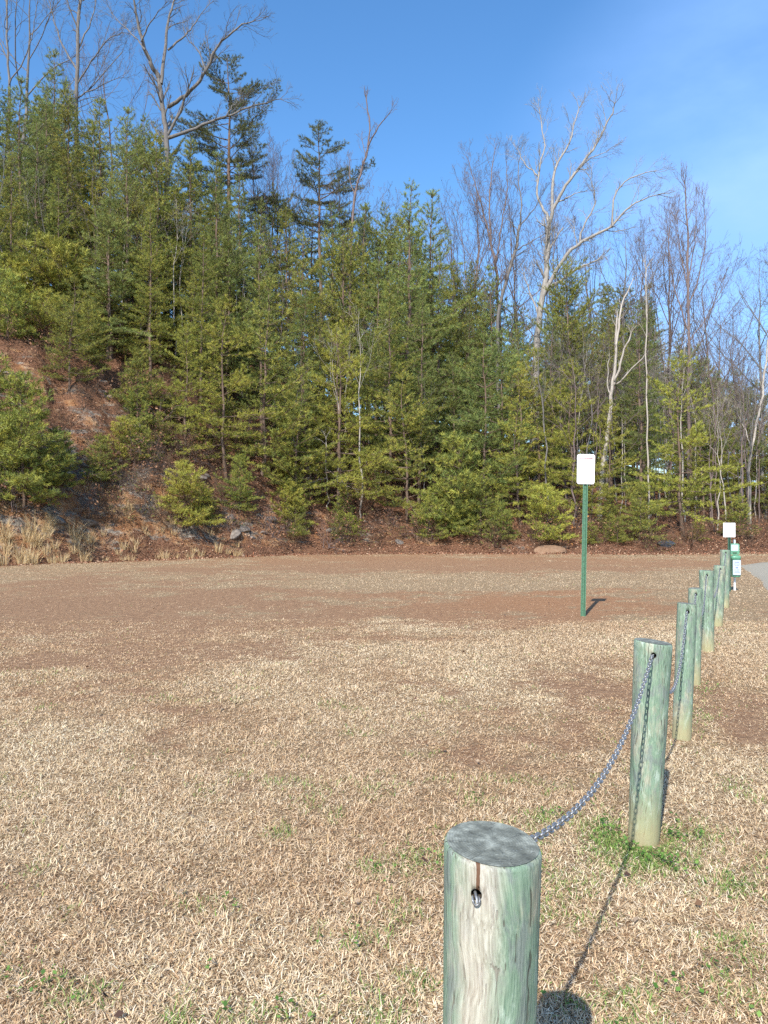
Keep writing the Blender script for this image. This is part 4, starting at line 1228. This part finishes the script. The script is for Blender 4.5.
for k in range(250):
    px = rnd.uniform(-70, 850) if k < 180 else rnd.uniform(-40, 300); u_ = (px - 384) / F; y = 30.
    for _ in range(30): y = float(edge(np.array([u_ * y]))[0]) * .5 + y * .5
    y += rnd.uniform(.3, 4.5) if k < 180 and rnd.random() < .7 else rnd.uniform(1, 10); x = u_ * y
    kk = rnd.choice([0, 1, 1, 2, 3, 0])
    lab = ['low brown leafy brush', 'low tangle of bare brown twigs', 'low olive leafed brush', 'small reddish twig brush'][kk] + (' on the bare clay bank' if px < 215 else ' at the wood foot left of the sign' if px < 584 else ' at the wood foot right of the sign')
    place_tree(SHR[kk], x, y, rnd.uniform(.8, 1.9), rnd.uniform(0, 6.28), 'brush', 'shrub', lab, lab, 'stems', 'leaves', -.02)
for (px, s, h, lab) in [(562, 1.2, 2.2, 'orange leafed shrub just left of the tall signpost')]:
    y = 39.6; x = (px - 384) / F * y
    place_tree(SHR[4], x, y, h, 1, 'brush', 'shrub', lab, None, 'stems', 'leaves', -.02)

# tall dry grass tufts at the foot of the left bank
def tuft(seed, H, n):
    rg = np.random.default_rng(seed)
    az = rg.random(n) * 6.28; r = rg.random(n) * .16; t = np.abs(rg.normal(.16, .2, n)); L = H * (.45 + .55 * rg.random(n))
    b = np.stack([np.cos(az) * r, np.sin(az) * r, 0 * r], -1); hd = np.stack([np.cos(az), np.sin(az), 0 * az], -1)
    m = b + hd * (np.sin(t) * L * .5)[:, None] + np.array([0, 0, 1.]) * (np.cos(t) * L * .5)[:, None]
    e = m + hd * (np.sin(t * 2.2) * L * .5)[:, None] + np.array([0, 0, 1.]) * (np.cos(t * 2.2) * L * .5)[:, None]
    s = np.stack([-np.sin(az + 1), np.cos(az + 1), 0 * az], -1) * .007
    V = np.stack([b - s, b + s, m + s, m - s, e], 1).reshape(-1, 3); k = np.arange(n)[:, None] * 5
    c = np.array([(.62, .46, .24), (.52, .36, .18), (.70, .56, .34)])[rg.integers(0, 3, n)] * (.75 + .4 * rg.random(n))[:, None]
    return mk_mesh('tuft', V, k + np.array([[0, 1, 2, 3]]), k + np.array([[3, 2, 4]]), {'col': np.repeat(c, 5, 0)}, False, [M_BLADE])
TUFT = [tuft(501, 1.1, 45), tuft(502, .9, 36), tuft(503, .7, 26)]
for k in range(150):
    px = rnd.uniform(-60, 90) if k < 44 else rnd.uniform(-60, 240)
    u_ = (px - 384) / F; y = 30.
    for _ in range(30): y = float(edge(np.array([u_ * y]))[0]) * .5 + y * .5
    y += rnd.uniform(-.35, .9) if k < 90 else rnd.uniform(-.2, 2.2); x = u_ * y
    o = link('dry_grass_tuft', TUFT[rnd.choice([0, 1]) if k < 44 else rnd.choice([1, 2])], None, (x, y, hz(x, y) - .02))
    sc = rnd.uniform(.7, 1.15) * (1 if k < 44 else .75); o.scale = (sc, sc, sc * rnd.uniform(.6, .95)); o.rotation_euler = (rnd.uniform(-.12, .12), rnd.uniform(-.12, .12), rnd.uniform(0, 6.28))
    lab = 'tall golden dry grass tuft in the dense band at the lower left bank foot' if k < 44 else 'short thin dry grass tuft strung along the middle of the clay bank foot'
    tag(o, lab, 'grass tuft', lab)

# rocks
import bmesh
def rock_mesh(seed, mat, sx=1, sy=1, sz=1):
    bm = bmesh.new(); bmesh.ops.create_icosphere(bm, subdivisions=3, radius=.5)
    rg = np.random.default_rng(seed)
    planes = [unit(rg.normal(0, 1, 3)) for _ in range(11)]
    for v in bm.verts:
        p = np.array(v.co)
        for n_ in planes:
            dd = p @ n_ - .34
            if dd > 0: p = p - n_ * dd * .95
        p += rg.normal(0, .008, 3)
        v.co = p * [sx, sy, sz]
    me = bpy.data.meshes.new('rock'); bm.to_mesh(me); bm.free(); me.materials.append(mat); return me
M_ROCK = mat_bark('grey_rock', (.07, .06, .05), (.17, .145, .125), (.33, .29, .25), 2)
M_SAND = mat_bark('sandy_clay', (.15, .085, .05), (.23, .14, .085), (.31, .21, .14), 2)
M_TARP = mat_bark('blue_grey_stone', (.03, .035, .045), (.055, .065, .08), (.09, .11, .13), 2)
RK = [rock_mesh(s, M_ROCK, 1.2, .9, .7) for s in (1, 2, 3)]
for k, (px, up_) in enumerate([(60, 1.0), (75, 1.4), (90, 1.2), (52, 1.8), (100, 2.0), (112, 1.0), (118, 3.2), (135, 4.2), (128, 4.8), (150, 3.6), (235, .9), (243, 1.2), (252, .8), (262, 1.1), (228, 1.5), (270, 1.6), (215, .8), (200, 3), (206, 3.4), (330, 1.3), (400, 1.0), (425, 1.3), (350, 1.7), (84, 2.6), (68, 2.2)]):
    u_ = (px - 384) / F; y = 30.
    for _ in range(30): y = float(edge(np.array([u_ * y]))[0]) * .5 + y * .5
    y += up_ * 1.1; x = u_ * y
    o = link('rock', RK[k % 3], None, (x, y, hz(x, y) - .06)); sc = rnd.uniform(.35, .9); o.scale = (sc, sc, sc * .7)
    o.rotation_euler = (rnd.uniform(-.5, .5), rnd.uniform(-.5, .5), rnd.uniform(0, 6.28))
    lab = 'angular grey rock sticking out of the clay bank at left' if px < 190 else 'angular grey rock at the shaded bank foot left of the dead snag' if px < 300 else 'pale rock at the bank foot in the centre'
    tag(o, lab, 'rock', lab + ' group')
o = link('dirt_mound', rock_mesh(9, M_SAND, 1.7, 1.2, .75), None, (P(550, 550, 38.9).x, 38.9, .10)); tag(o, 'small pale orange soil mound at the wood edge left of the tall signpost', 'mound')
o = link('dirt_mound', rock_mesh(10, M_SAND, 1.9, 1.2, .8), None, (P(425, 540, 40.3).x, 40.3, .45)); tag(o, 'bare sandy clay mound at the bank foot near the middle', 'mound')
o = link('boulder', rock_mesh(12, M_TARP, 1.1, .8, .45), None, (P(667, 545, 39.4).x, 39.4, hz(P(667, 545, 39.4).x, 39.4) + .04)); tag(o, 'dark blue grey boulder at the wood edge left of the far posts', 'boulder')

# ------------------------------------------------------------------ light
SUN_EL, SUN_AZ = R(40.3), R(19.5)
sd = bpy.data.lights.new('sun', 'SUN'); sd.energy = 5.0; sd.angle = R(.55); sd.color = (1, .95, .87)
so = bpy.data.objects.new('sun', sd); COL.objects.link(so)
dirv = Vector((math.sin(SUN_AZ) * math.cos(SUN_EL), math.cos(SUN_AZ) * math.cos(SUN_EL), -math.sin(SUN_EL)))
so.rotation_euler = dirv.to_track_quat('-Z', 'Y').to_euler(); so.location = (-10, -20, 30)

w = bpy.data.worlds.new('World'); scene.world = w; w.use_nodes = True
nt = w.node_tree; nt.nodes.clear()
out = nt.nodes.new('ShaderNodeOutputWorld'); bg = nt.nodes.new('ShaderNodeBackground')
sky = nt.nodes.new('ShaderNodeTexSky'); sky.sky_type = 'NISHITA'; sky.sun_disc = False
sky.sun_elevation = SUN_EL; sky.sun_rotation = math.pi + SUN_AZ
sky.air_density = 1.0; sky.dust_density = .5; sky.ozone_density = 2.0; sky.altitude = 300
tc = N(nt, 'ShaderNodeTexCoord'); mp = N(nt, 'ShaderNodeMapping'); mp.inputs['Scale'].default_value = (1.4, 1.4, 3.2); mp.inputs['Rotation'].default_value = (.2, .5, .5)
nt.links.new(tc.outputs['Generated'], mp.inputs[0])
cl = noise(nt, mp.outputs[0], 2.2, 6, .55)
hs = N(nt, 'ShaderNodeHueSaturation'); hs.inputs['Saturation'].default_value = 1.24; hs.inputs['Value'].default_value = 1.28
nt.links.new(sky.outputs[0], hs.inputs['Color'])
# a thin veil of cirrus low in the east of the view
vm = N(nt, 'ShaderNodeVectorMath', operation='DOT_PRODUCT'); nt.links.new(tc.outputs['Generated'], vm.inputs[0])
vm.inputs[1].default_value = Vector((.62, 1, .30)).normalized()
veil = N(nt, 'ShaderNodeMapRange', interpolation_type='SMOOTHSTEP'); veil.inputs['From Min'].default_value = .895; veil.inputs['From Max'].default_value = 1.0
nt.links.new(vm.outputs['Value'], veil.inputs['Value'])
k = math_(nt, 'MULTIPLY', veil.outputs[0], ramp(nt, cl, [(.34, (.25, .25, .25)), (.66, (1, 1, 1))]))
col = mix(nt, k, hs.outputs[0], (2.2, 3.75, 6.9))
nt.links.new(col, bg.inputs[0]); bg.inputs[1].default_value = .145
nt.links.new(bg.outputs[0], out.inputs[0])

vs = scene.view_settings; vs.view_transform = 'Standard'; vs.look = 'None'; vs.exposure = .5; vs.gamma = 1; vs.use_curve_mapping = False
scene.cycles.max_bounces = 6; scene.cycles.diffuse_bounces = 3; scene.cycles.transmission_bounces = 3
scene.cycles.use_adaptive_sampling = True
scene.cycles.use_denoising = False
print('pines', npine)
